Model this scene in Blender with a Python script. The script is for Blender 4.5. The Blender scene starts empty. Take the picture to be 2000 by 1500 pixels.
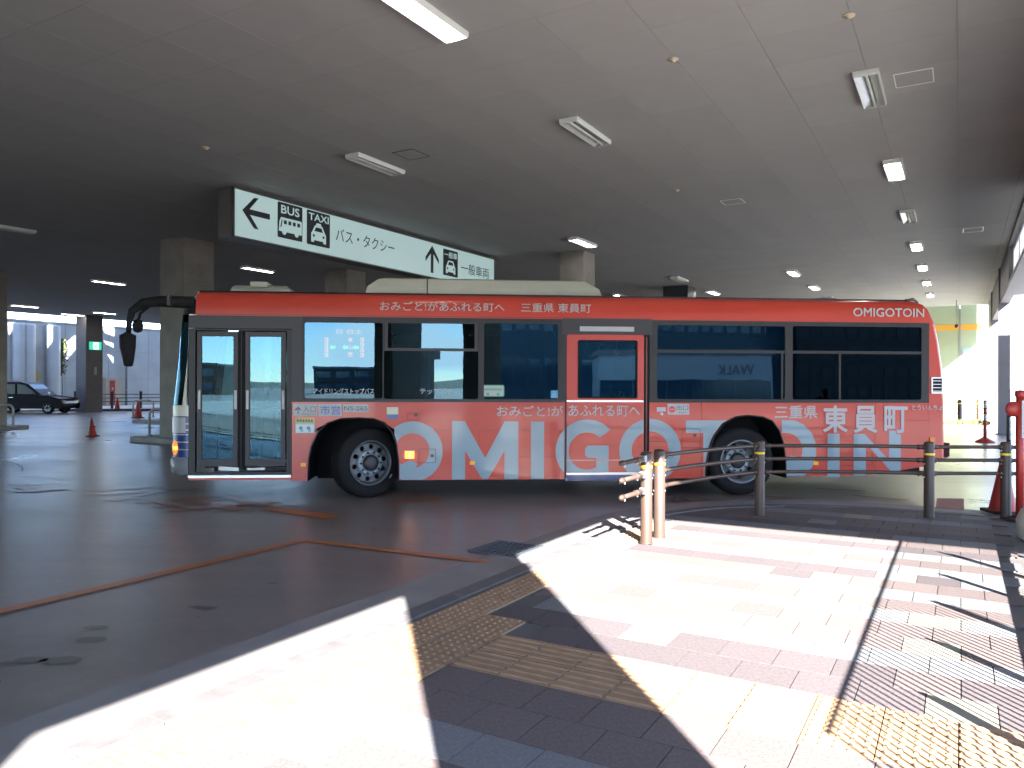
import bpy, bmesh, math, random
from mathutils import Vector, Matrix
random.seed(7)
S = bpy.context.scene
C = S.collection
R = math.radians
PI = math.pi

# ---------------------------------------------------------------- camera, sky, sun, exposure
CAM_H = 1.54
FPX = 1502.0
cd = bpy.data.cameras.new("camera"); cam = bpy.data.objects.new("camera", cd); C.objects.link(cam)
cd.sensor_fit = 'HORIZONTAL'; cd.sensor_width = 36.0; cd.lens = 36.0 * FPX / 2000.0
cd.clip_start = 0.05; cd.clip_end = 6000
cd.shift_y = (755.4 - 750.0) / 2000.0
cam.rotation_mode = 'QUATERNION'
cam.location = (0, 0, CAM_H)
cam.rotation_quaternion = (Matrix.Rotation(R(90), 3, 'X') @ Matrix.Rotation(0.0034, 3, 'Z')).to_quaternion()
S.camera = cam

SUN_AZ = (0.1900, -0.9818)            # horizontal direction towards the sun
SUN_EL = R(30.3)
w = bpy.data.worlds.new("World"); S.world = w; w.use_nodes = True
nt = w.node_tree
bg = nt.nodes["Background"]
sky = nt.nodes.new("ShaderNodeTexSky"); sky.sky_type = 'NISHITA'; sky.sun_disc = False
sky.sun_elevation = SUN_EL
sky.sun_rotation = math.atan2(SUN_AZ[0], SUN_AZ[1])
sky.air_density = 0.75; sky.dust_density = 0.1; sky.ozone_density = 3.0
# a few small fair-weather clouds near the horizon
tc = nt.nodes.new("ShaderNodeTexCoord"); mp = nt.nodes.new("ShaderNodeMapping"); mp.inputs['Scale'].default_value = (1, 1, 3.2)
nz = nt.nodes.new("ShaderNodeTexNoise"); nz.inputs['Scale'].default_value = 3.3; nz.inputs['Detail'].default_value = 6
rp = nt.nodes.new("ShaderNodeValToRGB"); rp.color_ramp.elements[0].position = 0.54; rp.color_ramp.elements[1].position = 0.68
mx = nt.nodes.new("ShaderNodeMixRGB"); mx.inputs[2].default_value = (9, 9.3, 9.8, 1)
nt.links.new(tc.outputs['Generated'], mp.inputs[0]); nt.links.new(mp.outputs[0], nz.inputs[0])
nt.links.new(nz.outputs[0], rp.inputs[0]); nt.links.new(rp.outputs[0], mx.inputs[0])
nt.links.new(sky.outputs[0], mx.inputs[1]); nt.links.new(mx.outputs[0], bg.inputs[0])
bg.inputs[1].default_value = 0.13
sd = bpy.data.lights.new("sun", 'SUN'); sd.energy = 5.0; sd.angle = R(0.5); sd.color = (1, 0.955, 0.89)
sun = bpy.data.objects.new("sun", sd); C.objects.link(sun)
sv = Vector((SUN_AZ[0] * math.cos(SUN_EL), SUN_AZ[1] * math.cos(SUN_EL), math.sin(SUN_EL)))
sun.rotation_mode = 'QUATERNION'; sun.rotation_quaternion = sv.to_track_quat('Z', 'Y'); sun.location = (0, -10, 30)
S.view_settings.view_transform = 'Standard'
S.view_settings.look = 'None'
S.view_settings.gamma = 1.0
S.view_settings.use_curve_mapping = False
S.view_settings.exposure = 3.7
S.render.engine = 'CYCLES'
cy = S.cycles
cy.max_bounces = 7; cy.diffuse_bounces = 5; cy.glossy_bounces = 4; cy.transparent_max_bounces = 12; cy.transmission_bounces = 4
cy.caustics_reflective = False; cy.caustics_refractive = False
cy.sample_clamp_indirect = 6.0
cy.use_denoising = True
try: cy.denoiser = 'OPENIMAGEDENOISE'
except Exception: pass

# ---------------------------------------------------------------- frames and survey
TA = math.atan(875.0 / 1502.0)        # heading of the building grid, measured from straight ahead
CA, SA = math.cos(TA), math.sin(TA)
ROT_AB = PI / 2 - TA                  # local x runs along "a" (away), local y along minus "b"
def AB(a, b, z=0.0):
    return Vector((SA * a + CA * b, CA * a - SA * b, z))
def uv(px, py):
    u = px - 1000.0
    return u / FPX, (py - 755.4 + .0034 * u) / FPX
def on_a_plane(px, py, b):            # point of the vertical plane at distance b, as (a, height)
    u, v = uv(px, py)
    d = b / (CA * u - SA)
    return d * (SA * u + CA), CAM_H - v * d
def on_b_plane(px, py, a):            # point of the vertical plane at a, as (b, height)
    u, v = uv(px, py)
    d = a / (SA * u + CA)
    return d * (CA * u - SA), CAM_H - v * d

# ---------------------------------------------------------------- materials
MATS = {}
def mat(name, col, rough=0.6, metal=0.0, var=0.0, scale=6.0, bump=0.0, bscale=None, coat=0.0, rvar=0.0, dirt=None, spec=0.5, detail=4, stretch=None):
    if name in MATS: return MATS[name]
    m = bpy.data.materials.new(name); m.use_nodes = True
    n = m.node_tree.nodes; l = m.node_tree.links
    p = n["Principled BSDF"]
    p.inputs['Base Color'].default_value = (*col, 1); p.inputs['Roughness'].default_value = rough
    p.inputs['Metallic'].default_value = metal
    p.inputs['Coat Weight'].default_value = coat; p.inputs['Coat Roughness'].default_value = 0.06
    p.inputs['Specular IOR Level'].default_value = spec
    if var or bump or rvar or dirt:
        t = n.new("ShaderNodeTexCoord"); src = t.outputs['Object']
        if stretch:
            mp = n.new("ShaderNodeMapping"); mp.inputs['Scale'].default_value = stretch; l.new(src, mp.inputs[0]); src = mp.outputs[0]
        z = n.new("ShaderNodeTexNoise"); z.inputs['Scale'].default_value = scale; z.inputs['Detail'].default_value = detail
        l.new(src, z.inputs['Vector'])
        out = None
        if var:
            r = n.new("ShaderNodeMapRange"); r.inputs[1].default_value = 0.3; r.inputs[2].default_value = 0.7
            r.inputs[3].default_value = 1 - var; r.inputs[4].default_value = 1 + var
            l.new(z.outputs[0], r.inputs[0])
            v = n.new("ShaderNodeVectorMath"); v.operation = 'SCALE'; v.inputs[0].default_value = col
            l.new(r.outputs[0], v.inputs['Scale']); out = v.outputs[0]
        if dirt:                       # (colour, scale, threshold)
            z2 = n.new("ShaderNodeTexNoise"); z2.inputs['Scale'].default_value = dirt[1]; z2.inputs['Detail'].default_value = 7; z2.inputs['Roughness'].default_value = .65
            l.new(src, z2.inputs['Vector'])
            r2 = n.new("ShaderNodeMapRange"); r2.inputs[1].default_value = dirt[2]; r2.inputs[2].default_value = dirt[2] + .16
            l.new(z2.outputs[0], r2.inputs[0])
            x = n.new("ShaderNodeMixRGB"); x.inputs[2].default_value = (*dirt[0], 1); x.inputs[1].default_value = (*col, 1)
            if out is not None: l.new(out, x.inputs[1])
            l.new(r2.outputs[0], x.inputs[0]); out = x.outputs[0]
        if out is not None: l.new(out, p.inputs['Base Color'])
        if rvar:
            r3 = n.new("ShaderNodeMapRange"); r3.inputs[1].default_value = 0.3; r3.inputs[2].default_value = 0.7
            r3.inputs[3].default_value = max(0.02, rough - rvar); r3.inputs[4].default_value = min(1, rough + rvar)
            l.new(z.outputs[0], r3.inputs[0]); l.new(r3.outputs[0], p.inputs['Roughness'])
        if bump:
            z3 = n.new("ShaderNodeTexNoise"); z3.inputs['Scale'].default_value = bscale or scale * 8; z3.inputs['Detail'].default_value = 3
            l.new(src, z3.inputs['Vector'])
            b = n.new("ShaderNodeBump"); b.inputs['Strength'].default_value = bump; b.inputs['Distance'].default_value = 0.01
            l.new(z3.outputs[0], b.inputs['Height']); l.new(b.outputs[0], p.inputs['Normal'])
    MATS[name] = m
    return m
def emit(name, col, strength, base=None):
    m = bpy.data.materials.new(name); m.use_nodes = True
    p = m.node_tree.nodes["Principled BSDF"]
    p.inputs['Base Color'].default_value = (*(base or col), 1); p.inputs['Roughness'].default_value = .35
    p.inputs['Emission Color'].default_value = (*col, 1); p.inputs['Emission Strength'].default_value = strength
    MATS[name] = m
    return m
def glass(name, tint, ior, bump=0.0, rough=0.0):
    m = bpy.data.materials.new(name); m.use_nodes = True
    n = m.node_tree.nodes; l = m.node_tree.links
    n.remove(n["Principled BSDF"]); o = n["Material Output"]
    t = n.new("ShaderNodeBsdfTransparent"); t.inputs[0].default_value = (*tint, 1)
    g = n.new("ShaderNodeBsdfGlossy"); g.inputs['Color'].default_value = (.38, .68, .88, 1); g.inputs['Roughness'].default_value = rough
    f = n.new("ShaderNodeFresnel"); f.inputs[0].default_value = ior
    mxs = n.new("ShaderNodeMixShader"); l.new(f.outputs[0], mxs.inputs[0]); l.new(t.outputs[0], mxs.inputs[1]); l.new(g.outputs[0], mxs.inputs[2])
    l.new(mxs.outputs[0], o.inputs[0])
    if bump:
        tc = n.new("ShaderNodeTexCoord"); z = n.new("ShaderNodeTexNoise"); z.inputs['Scale'].default_value = 1.4; z.inputs['Detail'].default_value = 1.5
        l.new(tc.outputs['Object'], z.inputs['Vector'])
        b = n.new("ShaderNodeBump"); b.inputs['Strength'].default_value = bump; b.inputs['Distance'].default_value = 0.01
        l.new(z.outputs[0], b.inputs['Height']); l.new(b.outputs[0], g.inputs['Normal']); l.new(b.outputs[0], f.inputs['Normal'])
    MATS[name] = m
    return m

M_ceil = mat("ceiling_board", (.335, .332, .325), .85, var=.05, scale=1.2, bump=.08, bscale=60)
M_conc = mat("column_concrete", (.25, .23, .205), .8, var=.16, scale=1.8, bump=.25, bscale=25, dirt=((.16, .15, .14), 1.1, .6))
M_wallc = mat("wall_concrete", (.35, .36, .375), .8, var=.12, scale=.8, bump=.2, bscale=18, dirt=((.22, .22, .2), .7, .62))
M_steel = mat("fascia_paint", (.16, .15, .16), .5)
M_white = mat("white_enamel", (.78, .78, .75), .35, var=.03)
M_grey = mat("grey_paint", (.3, .3, .31), .5)
M_dark = mat("dark_metal", (.03, .03, .033), .45)
M_black = mat("black_rubber", (.007, .007, .008), .75, var=.2, scale=20, spec=.25)
M_blackp = mat("black_trim", (.009, .009, .011), .45, var=.15, scale=8, spec=.35)
M_red = mat("red_wrap", (.51, .058, .036), .30, coat=.22, spec=.35, var=.05, scale=1.1, bump=.07, bscale=1.5, dirt=((.36, .05, .03), .8, .62))
M_letter = mat("pale_print", (.21, .295, .345), .35, coat=.3)
M_whitep = mat("white_print", (.42, .42, .42), .4)
M_cream = mat("cream_paint", (.66, .64, .53), .35, coat=.2, var=.04)
M_navy = mat("navy_paint", (.015, .04, .16), .3, coat=.3)
M_silver = mat("silver_metal", (.55, .56, .58), .35, .8)
M_alu = mat("door_frame_grey", (.030, .028, .033), .45, spec=.35)
M_rim = mat("rim_paint", (.12, .13, .145), .45, .3, var=.12, scale=12)
M_rimw = mat("rim_pale", (.25, .29, .32), .45, .2, var=.1, scale=12)
M_orange = emit("turn_lamp_lit", (1, .15, .008), .16)
M_orangec = emit("turn_lamp_core", (1, .42, .06), .5)
M_reflx = mat("amber_reflector", (.9, .38, .01), .25)
M_yellow = mat("yellow_band", (.85, .62, .03), .4)
M_post = mat("brown_post_paint", (.052, .031, .023), .5, var=.08, scale=5)
M_cone = mat("cone_plastic", (.34, .025, .016), .5, var=.15, scale=8)
M_conebase = mat("cone_base_rubber", (.03, .02, .02), .8)
M_glass = glass("bus_glass", (.12, .22, .20), 1.62, .10)
M_glassd = glass("privacy_glass", (.05, .085, .085), 1.55, .08)
M_glassc = glass("clear_glass", (.42, .54, .50), 1.6, .08)
M_glassb = mat("building_glass", (.05, .12, .18), .1, .0, spec=.8)

# ---------------------------------------------------------------- mesh helpers
class MB:
    def __init__(s): s.v = []; s.f = []; s.sm = []
    def add(s, vs, fs, smooth=False):
        o = len(s.v); s.v += [tuple(p) for p in vs]; s.f += [tuple(i + o for i in f) for f in fs]; s.sm += [smooth] * len(fs); return s
    def box(s, x0, x1, y0, y1, z0, z1, M=None):
        vs = [Vector((x, y, z)) for z in (z0, z1) for x, y in ((x0, y0), (x1, y0), (x1, y1), (x0, y1))]
        if M is not None: vs = [M @ p for p in vs]
        return s.add(vs, [(3, 2, 1, 0), (4, 5, 6, 7), (0, 1, 5, 4), (1, 2, 6, 5), (2, 3, 7, 6), (3, 0, 4, 7)])
    def prism(s, pts, n):              # convex-ish ring extruded by vector n
        k = len(pts); n = Vector(n)
        vs = [Vector(p) for p in pts] + [Vector(p) + n for p in pts]
        return s.add(vs, [tuple(range(k))[::-1], tuple(range(k, 2 * k))] + [(i, (i + 1) % k, k + (i + 1) % k, k + i) for i in range(k)])
    def tube(s, pts, r, seg=10, caps=True, smooth=True):
        pts = [Vector(p) for p in pts]; rs = r if isinstance(r, (list, tuple)) else [r] * len(pts)
        rings = []; up = None
        for i, p in enumerate(pts):
            d = (pts[min(i + 1, len(pts) - 1)] - pts[max(i - 1, 0)])
            if d.length < 1e-9: d = Vector((0, 0, 1))
            d.normalize()
            if up is None: up = Vector((0, 0, 1)) if abs(d.z) < .9 else Vector((1, 0, 0))
            a = d.cross(up).normalized(); b = a.cross(d).normalized(); up = b
            rings.append([p + (a * math.cos(t) + b * math.sin(t)) * rs[i] for t in [2 * PI * k / seg for k in range(seg)]])
        vs = [q for rg in rings for q in rg]; fs = []
        for i in range(len(rings) - 1):
            for k in range(seg): fs.append((i * seg + k, i * seg + (k + 1) % seg, (i + 1) * seg + (k + 1) % seg, (i + 1) * seg + k))
        s.add(vs, fs, smooth)
        if caps:
            o = len(s.v) - len(vs); s.f += [tuple(o + k for k in range(seg))[::-1], tuple(o + (len(rings) - 1) * seg + k for k in range(seg))]; s.sm += [False] * 2
        return s
    def lathe(s, prof, c=(0, 0, 0), axis='Z', seg=24, smooth=True, M=None):   # prof: (radius, height)
        c = Vector(c); vs = []
        for r, h in prof:
            for k in range(seg):
                t = 2 * PI * k / seg
                p = Vector((r * math.cos(t), r * math.sin(t), h)) if axis == 'Z' else Vector((r * math.cos(t), h, r * math.sin(t)))
                vs.append(c + p if M is None else M @ (c + p))
        fs = [(i * seg + k, i * seg + (k + 1) % seg, (i + 1) * seg + (k + 1) % seg, (i + 1) * seg + k) for i in range(len(prof) - 1) for k in range(seg)]
        return s.add(vs, fs, smooth)
    def loft(s, rings, closed=False, smooth=True):
        k = len(rings[0]); vs = [p for rg in rings for p in rg]; fs = []
        for i in range(len(rings) - 1):
            for j in range(k if closed else k - 1):
                fs.append((i * k + j, i * k + (j + 1) % k, (i + 1) * k + (j + 1) % k, (i + 1) * k + j))
        return s.add(vs, fs, smooth)
    def mesh(s, name):
        me = bpy.data.meshes.new(name); me.from_pydata(s.v, [], s.f)
        me.polygons.foreach_set("use_smooth", s.sm); me.validate(); me.update()
        bm = bmesh.new(); bm.from_mesh(me); bmesh.ops.recalc_face_normals(bm, faces=bm.faces); bm.to_mesh(me); bm.free()
        return me
    def build(s, name, m, parent=None, **kw):
        me = s.mesh(name); me.materials.append(m)
        return link(name, me, parent, **kw)
def link(name, me, parent=None, loc=None, rotz=None):
    o = bpy.data.objects.new(name, me); C.objects.link(o)
    if parent is not None: o.parent = parent
    if loc is not None: o.location = loc
    if rotz is not None: o.rotation_euler = (0, 0, rotz)
    return o
def tag(o, label=None, cat=None, group=None, kind=None):
    if label: o['label'] = label
    if cat: o['category'] = cat
    if group: o['group'] = group
    if kind: o['kind'] = kind
    return o
def thing(name, label, cat, loc=(0, 0, 0), rotz=0.0, group=None):
    o = bpy.data.objects.new(name, None); C.objects.link(o); o.location = loc; o.rotation_euler = (0, 0, rotz)
    o.empty_display_size = .2
    return tag(o, label, cat, group)
def kids(o): return [c for c in ALLOBJ() if c.parent == o]
def ALLOBJ(): return list(C.objects)
CH = {}
def copy_tree(o, loc=None, rotz=None, label=None):
    c = o.copy(); C.objects.link(c)
    if loc is not None: c.location = loc
    if rotz is not None: c.rotation_euler = (0, 0, rotz)
    if label: c['label'] = label
    for ch in list(o.children):
        d = ch.copy(); C.objects.link(d); d.parent = c
        for g in list(ch.children):
            e = g.copy(); C.objects.link(e); e.parent = d
    return c
def curve_mesh(name, cu):
    ob = bpy.data.objects.new("tmp", cu); C.objects.link(ob)
    dg = bpy.context.evaluated_depsgraph_get(); dg.update()
    me = bpy.data.meshes.new_from_object(ob.evaluated_get(dg))
    bpy.data.objects.remove(ob); bpy.data.curves.remove(cu); me.name = name
    return me
def plate_mesh(name, loops, thick=.004, y=0.0):
    """flat plate in local XZ from outline + hole loops (x, z); its front face looks to -Y"""
    cu = bpy.data.curves.new(name, 'CURVE'); cu.dimensions = '2D'; cu.fill_mode = 'BOTH'; cu.extrude = thick / 2
    for lp in loops:
        sp = cu.splines.new('POLY'); sp.points.add(len(lp) - 1)
        for i, (x, z) in enumerate(lp): sp.points[i].co = (x, z, 0, 1)
        sp.use_cyclic_u = True
    me = curve_mesh(name, cu)
    me.transform(Matrix.Translation((0, y, 0)) @ Matrix.Rotation(PI / 2, 4, 'X'))
    return me
def plate(name, loops, m, parent, thick=.004, y=0.0, **kw):
    me = plate_mesh(name, loops, thick, y); me.materials.clear(); me.materials.append(m)
    return link(name, me, parent, **kw)
def rect(x0, x1, z0, z1): return [(x0, z0), (x1, z0), (x1, z1), (x0, z1)]
def rrect(x0, x1, z0, z1, r, n=4):
    o = []
    for cx, cz, a0 in ((x1 - r, z0 + r, -90), (x1 - r, z1 - r, 0), (x0 + r, z1 - r, 90), (x0 + r, z0 + r, 180)):
        for k in range(n + 1):
            t = R(a0 + 90 * k / n); o.append((cx + r * math.cos(t), cz + r * math.sin(t)))
    return o
def circ(cx, cz, r, n=24, a0=0, a1=360): 
    return [(cx + r * math.cos(R(a0 + (a1 - a0) * k / n)), cz + r * math.sin(R(a0 + (a1 - a0) * k / n))) for k in range(n if a1 - a0 == 360 else n + 1)]
FLAT = {}
def text(name, body, box, m, parent, y=-.004, bold=0.0):
    """lettering fitted to box (x0, x1, z0, z1) in local XZ, facing -Y; bold strokes are layered sheets"""
    if body not in FLAT:
        cu = bpy.data.curves.new(name, 'FONT'); cu.body = body; cu.size = 1.0; cu.fill_mode = 'BOTH'; cu.resolution_u = 3
        FLAT[body] = curve_mesh(name, cu)
    me0 = FLAT[body]
    vs = [v.co.copy() for v in me0.vertices]; fs = [tuple(p.vertices) for p in me0.polygons]
    x0, x1, z0, z1 = box
    mnx = min(v.x for v in vs); mny = min(v.y for v in vs); w0 = max(v.x for v in vs) - mnx; h0 = max(v.y for v in vs) - mny
    b = bold * (z1 - z0) * .55 / 1.0
    sx = (x1 - x0 - 2 * b) / w0; sy = (z1 - z0 - 2 * b) / h0
    offs = [(0, 0)] + ([(math.cos(t) * b, math.sin(t) * b) for t in [2 * PI * k / 8 for k in range(8)]] if bold else [])
    mb = MB()
    for k, (ox, oz) in enumerate(offs):
        mb.add([(x0 + b + (v.x - mnx) * sx + ox, y - k * .00025, z0 + b + (v.y - mny) * sy + oz) for v in vs], fs)
    return mb.build(name, m, parent)

def random_tint(m, amount):            # small differences from piece to piece
    n = m.node_tree.nodes; l = m.node_tree.links; p = n["Principled BSDF"]
    oi = n.new("ShaderNodeObjectInfo"); r = n.new("ShaderNodeMapRange"); r.inputs[3].default_value = 1 - amount; r.inputs[4].default_value = 1 + amount
    l.new(oi.outputs['Random'], r.inputs[0]); v = n.new("ShaderNodeVectorMath"); v.operation = 'SCALE'
    src = p.inputs['Base Color'].links[0].from_socket if p.inputs['Base Color'].links else None
    if src is not None: l.new(src, v.inputs[0])
    else: v.inputs[0].default_value = p.inputs['Base Color'].default_value[:3]
    l.new(r.outputs[0], v.inputs['Scale']); l.new(v.outputs[0], p.inputs['Base Color'])
random_tint(M_ceil, .022)
def inview(p, m=.06):                  # is a surveyed point inside the photographed field
    if p.y < .4: return False
    return abs(p.x / p.y) < .6658 + m and abs((p.z - CAM_H) / p.y) < .5 + m

def P4(a0, a1, b0, b1, z): return [AB(a0, b0, z), AB(a1, b0, z), AB(a1, b1, z), AB(a0, b1, z)]
def box_ab(mb, a0, a1, b0, b1, z0, z1):
    return mb.prism([AB(a0, b0, z0), AB(a1, b0, z0), AB(a1, b1, z0), AB(a0, b1, z0)], (0, 0, z1 - z0))
def struct(name, mb, m, parent=None):
    o = mb.build(name, m, parent)
    if parent is None: o['kind'] = 'structure'
    return o

# ---------------------------------------------------------------- ground
M_road = mat("road_concrete", (.185, .153, .143), .30, spec=.6)
def layered(m, col, layers, rough, rlay, bump):
    n = m.node_tree.nodes; l = m.node_tree.links; p = n["Principled BSDF"]
    t = n.new("ShaderNodeTexCoord"); fac = None; big = None
    for sc_, am, det, st in layers:
        src = t.outputs['Object']
        if st: mp = n.new("ShaderNodeMapping"); mp.inputs['Rotation'].default_value = (0, 0, ROT_AB * .0 + .5); mp.inputs['Scale'].default_value = st; l.new(src, mp.inputs[0]); src = mp.outputs[0]
        z = n.new("ShaderNodeTexNoise"); z.inputs['Scale'].default_value = sc_; z.inputs['Detail'].default_value = det; l.new(src, z.inputs['Vector'])
        q = n.new("ShaderNodeMapRange"); q.inputs[1].default_value = .25; q.inputs[2].default_value = .75; q.inputs[3].default_value = 1 - am; q.inputs[4].default_value = 1 + am; l.new(z.outputs[0], q.inputs[0])
        if big is None: big = z
        if fac is None: fac = q.outputs[0]
        else: k = n.new("ShaderNodeMath"); k.operation = 'MULTIPLY'; l.new(fac, k.inputs[0]); l.new(q.outputs[0], k.inputs[1]); fac = k.outputs[0]
        last = z
    v = n.new("ShaderNodeVectorMath"); v.operation = 'SCALE'; v.inputs[0].default_value = col; l.new(fac, v.inputs['Scale']); l.new(v.outputs[0], p.inputs['Base Color'])
    q = n.new("ShaderNodeMapRange"); q.inputs[1].default_value = .3; q.inputs[2].default_value = .7; q.inputs[3].default_value = rough - rlay; q.inputs[4].default_value = rough + rlay; l.new(big.outputs[0], q.inputs[0]); l.new(q.outputs[0], p.inputs['Roughness'])
    b = n.new("ShaderNodeBump"); b.inputs['Strength'].default_value = bump; b.inputs['Distance'].default_value = .004; l.new(last.outputs[0], b.inputs['Height']); l.new(b.outputs[0], p.inputs['Normal'])
layered(M_road, (.19, .157, .146), [(.35, .22, 4, None), (1.3, .12, 5, (.35, 2.2, 1)), (9, .10, 3, None), (120, .22, 2, None)], .31, .05, .12)
M_outroad = mat("outdoor_asphalt", (.09, .09, .092), .8, var=.15, scale=.5, bump=.2, bscale=90)
M_gutter = mat("gutter_concrete", (.20, .19, .19), .55, var=.14, scale=2.5, bump=.15, bscale=90)
M_kerb = mat("dark_kerb_stone", (.098, .092, .096), .6, var=.18, scale=7, bump=.2, bscale=90)
mb = MB(); mb.add([AB(-26, -60, 0), AB(46, -60, 0), AB(46, 2.2, 0), AB(-26, 2.2, 0)], [(0, 1, 2, 3)]); struct('road', mb, M_road)
mb = MB(); k = 3000
mb.add([(-k, -k, -.02), (k, -k, -.02), (k, k, -.02), (-k, k, -.02)], [(0, 1, 2, 3)]); struct('ground', mb, M_outroad)
# kerb line: straight along a, then a quarter turn, then along b
KERB = [(-26, -3.23), (8.3, -3.23)]
for i in range(1, 13):
    t = R(90 * i / 12); KERB.append((8.3 + 2.55 * math.sin(t), -3.23 + 2.75 * (1 - math.cos(t))))
KERB += [(10.86, .3), (10.86, 2.0)]
def inset(path, d):                    # offset towards the pavement (right hand side of travel)
    o = []
    for i, (a, b) in enumerate(path):
        a0, b0 = path[max(0, i - 1)]; a1, b1 = path[min(len(path) - 1, i + 1)]
        ta, tb = a1 - a0, b1 - b0; L = math.hypot(ta, tb); o.append((a - tb / L * d, b + ta / L * d))
    return o
def strip(mb, p0, p1, z):
    n = len(p0); vs = [AB(a, b, z) for a, b in p0] + [AB(a, b, z) for a, b in p1]
    mb.add(vs, [(i, i + 1, n + i + 1, n + i) for i in range(n - 1)])
def resample(path, step):
    o = []; acc = 0
    for (a0, b0), (a1, b1) in zip(path, path[1:]):
        L = math.hypot(a1 - a0, b1 - b0); n = max(1, int(L / step))
        for i in range(n): o.append((a0 + (a1 - a0) * i / n, b0 + (b1 - b0) * i / n))
    o.append(path[-1]); return o
kp = KERB
mb = MB(); strip(mb, inset(kp, -.50), inset(kp, 0.0), .004); struct('gutter', mb, M_gutter)
# pavement bed under the tiles
mb = MB(); ring = inset(kp, .14)
vs = [AB(a, b, .010) for a, b in ring] + [AB(-26, 2.0, .010)]
mb.add(vs, [tuple(range(len(vs)))]); pav = struct('pavement', mb, mat("joint_mortar", (.095, .09, .088), .9, var=.1, scale=5))
kerb = thing('kerb', None, None); kerb['kind'] = 'structure'
near = resample([(1.6, -3.23)] + KERB[1:], .6)
for (p, q) in zip(near, near[1:]):
    L = math.hypot(q[0] - p[0], q[1] - p[1]); ta, tb = (q[0] - p[0]) / L, (q[1] - p[1]) / L
    e = .003
    p2 = (p[0] + ta * e, p[1] + tb * e); q2 = (q[0] - ta * e, q[1] - tb * e)
    m = MB(); m.prism([AB(p2[0], p2[1], -.01), AB(q2[0], q2[1], -.01), AB(q2[0] - tb * .14, q2[1] + ta * .14, -.01), AB(p2[0] - tb * .14, p2[1] + ta * .14, -.01)], (0, 0, .036))
    m.build('kerb_stone', M_kerb, kerb)
m = MB(); box_ab(m, -26, 1.59, -3.23, -3.09, -.01, .026); m.build('kerb_stone', M_kerb, kerb)

# pavement tiles, .3 m squares in running bond along b
TILE = .30
M_t = {}
for k, (c, v) in {'plum': ((.082, .069, .074), .2), 'rose': ((.112, .090, .089), .18), 'grey': ((.15, .15, .157), .16), 'cream': ((.22, .205, .16), .12)}.items():
    M_t[k] = mat("paver_" + k, c, .75, var=v, scale=60, bump=.25, bscale=160, spec=.3); random_tint(M_t[k], .07)
tile_me = {}
for k, m_ in M_t.items():
    me = MB().box(-.1472, .1472, -.1472, .1472, 0, .014).mesh('paving_tile'); me.materials.append(m_); tile_me[k] = me
tiles = thing('paving', None, None); tiles['kind'] = 'structure'
rowkind = ['rose', 'plum', 'grey', 'plum', 'plum', 'grey', 'rose', 'rose', 'grey', 'rose', 'grey', 'rose', 'plum', 'grey', 'rose', 'grey', 'plum', 'rose', 'grey', 'plum', 'rose', 'rose', 'grey', 'rose']
cand = []
def kerb_inside(a, b):
    if b < -3.23 + .17 + .12 or b > 1.95: return False
    if a <= 8.3: return True
    if a > 10.86 - .28: return False
    if b > -.48: return True
    return ((a - 8.3) / (2.55 - .29)) ** 2 + ((b + .48) / (2.75 - .29)) ** 2 < 1
def tactile(a, b):
    if -3.06 < b < -2.71: return a < 8.3
    if 3.2 < a < 4.4 and -2.75 < b < -2.38: return True
    if 3.45 < a < 4.08 and -2.4 < b < .6: return True
    return False
tri = []
for i in range(-80, 37):
    a = 3.45 - .15 + i * TILE + .0
    off = .15 if i % 2 else 0.0
    for j in range(-12, 9):
        b = -2.24 + off + j * TILE
        if b < -2.71 + .1 and a < 8.3 and b < -2.6: continue
        if not kerb_inside(a, b) or tactile(a, b): continue
        kind = rowkind[i % len(rowkind)]
        r = random.random()
        if r > .965: kind = 'cream'
        elif r > .90: kind = random.choice(['rose', 'grey', 'plum'])
        cand.append((a, b, kind, inview(AB(a, b, 0), .05)))
cand.sort(key=lambda c: (not c[3], AB(c[0], c[1]).length))
rest = {k: MB() for k in M_t}
for n, (a, b, kind, vis) in enumerate(cand):
    p = AB(a, b, .0105 + random.uniform(-.0007, .0007))
    if vis and n < 300:
        link('paving_tile', tile_me[kind], tiles, loc=p, rotz=ROT_AB)
    else:
        rest[kind].box(-.1472, .1472, -.1472, .1472, 0, .014, Matrix.Translation(p) @ Matrix.Rotation(ROT_AB, 4, 'Z'))
for k, m_ in rest.items():
    if m_.v: o = m_.build('paving_field', M_t[k], tiles); o['kind'] = 'stuff'
# cut tiles filling between tactile strip and first full column
M_tac = mat("tactile_yellow", (.265, .165, .098), .6, var=.14, scale=14, bump=.15, bscale=120, dirt=((.2, .15, .10), 5, .6)); random_tint(M_tac, .06)
def dot_tile():
    m = MB().box(-.1472, .1472, -.1472, .1472, 0, .014)
    for i in range(5):
        for j in range(5):
            m.lathe([(.0145, .014), (.010, .0205), (.0, .0215)], ((i - 2) * .058, (j - 2) * .058, 0), seg=7)
    me = m.mesh('tactile_dot_tile'); me.materials.append(M_tac); return me
def bar_tile():
    m = MB().box(-.1472, .1472, -.1472, .1472, 0, .014)
    for i in range(4):
        x = (i - 1.5) * .072
        m.prism([(x - .017, -.142, .0139), (x + .017, -.142, .0139), (x + .011, -.142, .021), (x - .011, -.142, .021)], (0, .284, 0))
    me = m.mesh('tactile_bar_tile'); me.materials.append(M_tac); return me
dme, bme = dot_tile(), bar_tile()
def put(me, a, b): link(me.name.split('.')[0], me, tiles, loc=AB(a, b, .0108), rotz=ROT_AB)
for i in range(-3, 19): 
    a = 2.70 + i * .3
    if a < 8.2: put(dme, a, -2.89 + .01)
for a in (3.3, 3.6, 3.9, 4.2): put(dme, a, -2.57)
for j in range(0, 6):
    for a in (3.6, 3.9): put(bme, a, -2.25 + j * .3)
for j in (0, 1):
    for a in (3.66, 3.96): put(dme, a - .06, -.45 + j * .3)
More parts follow.
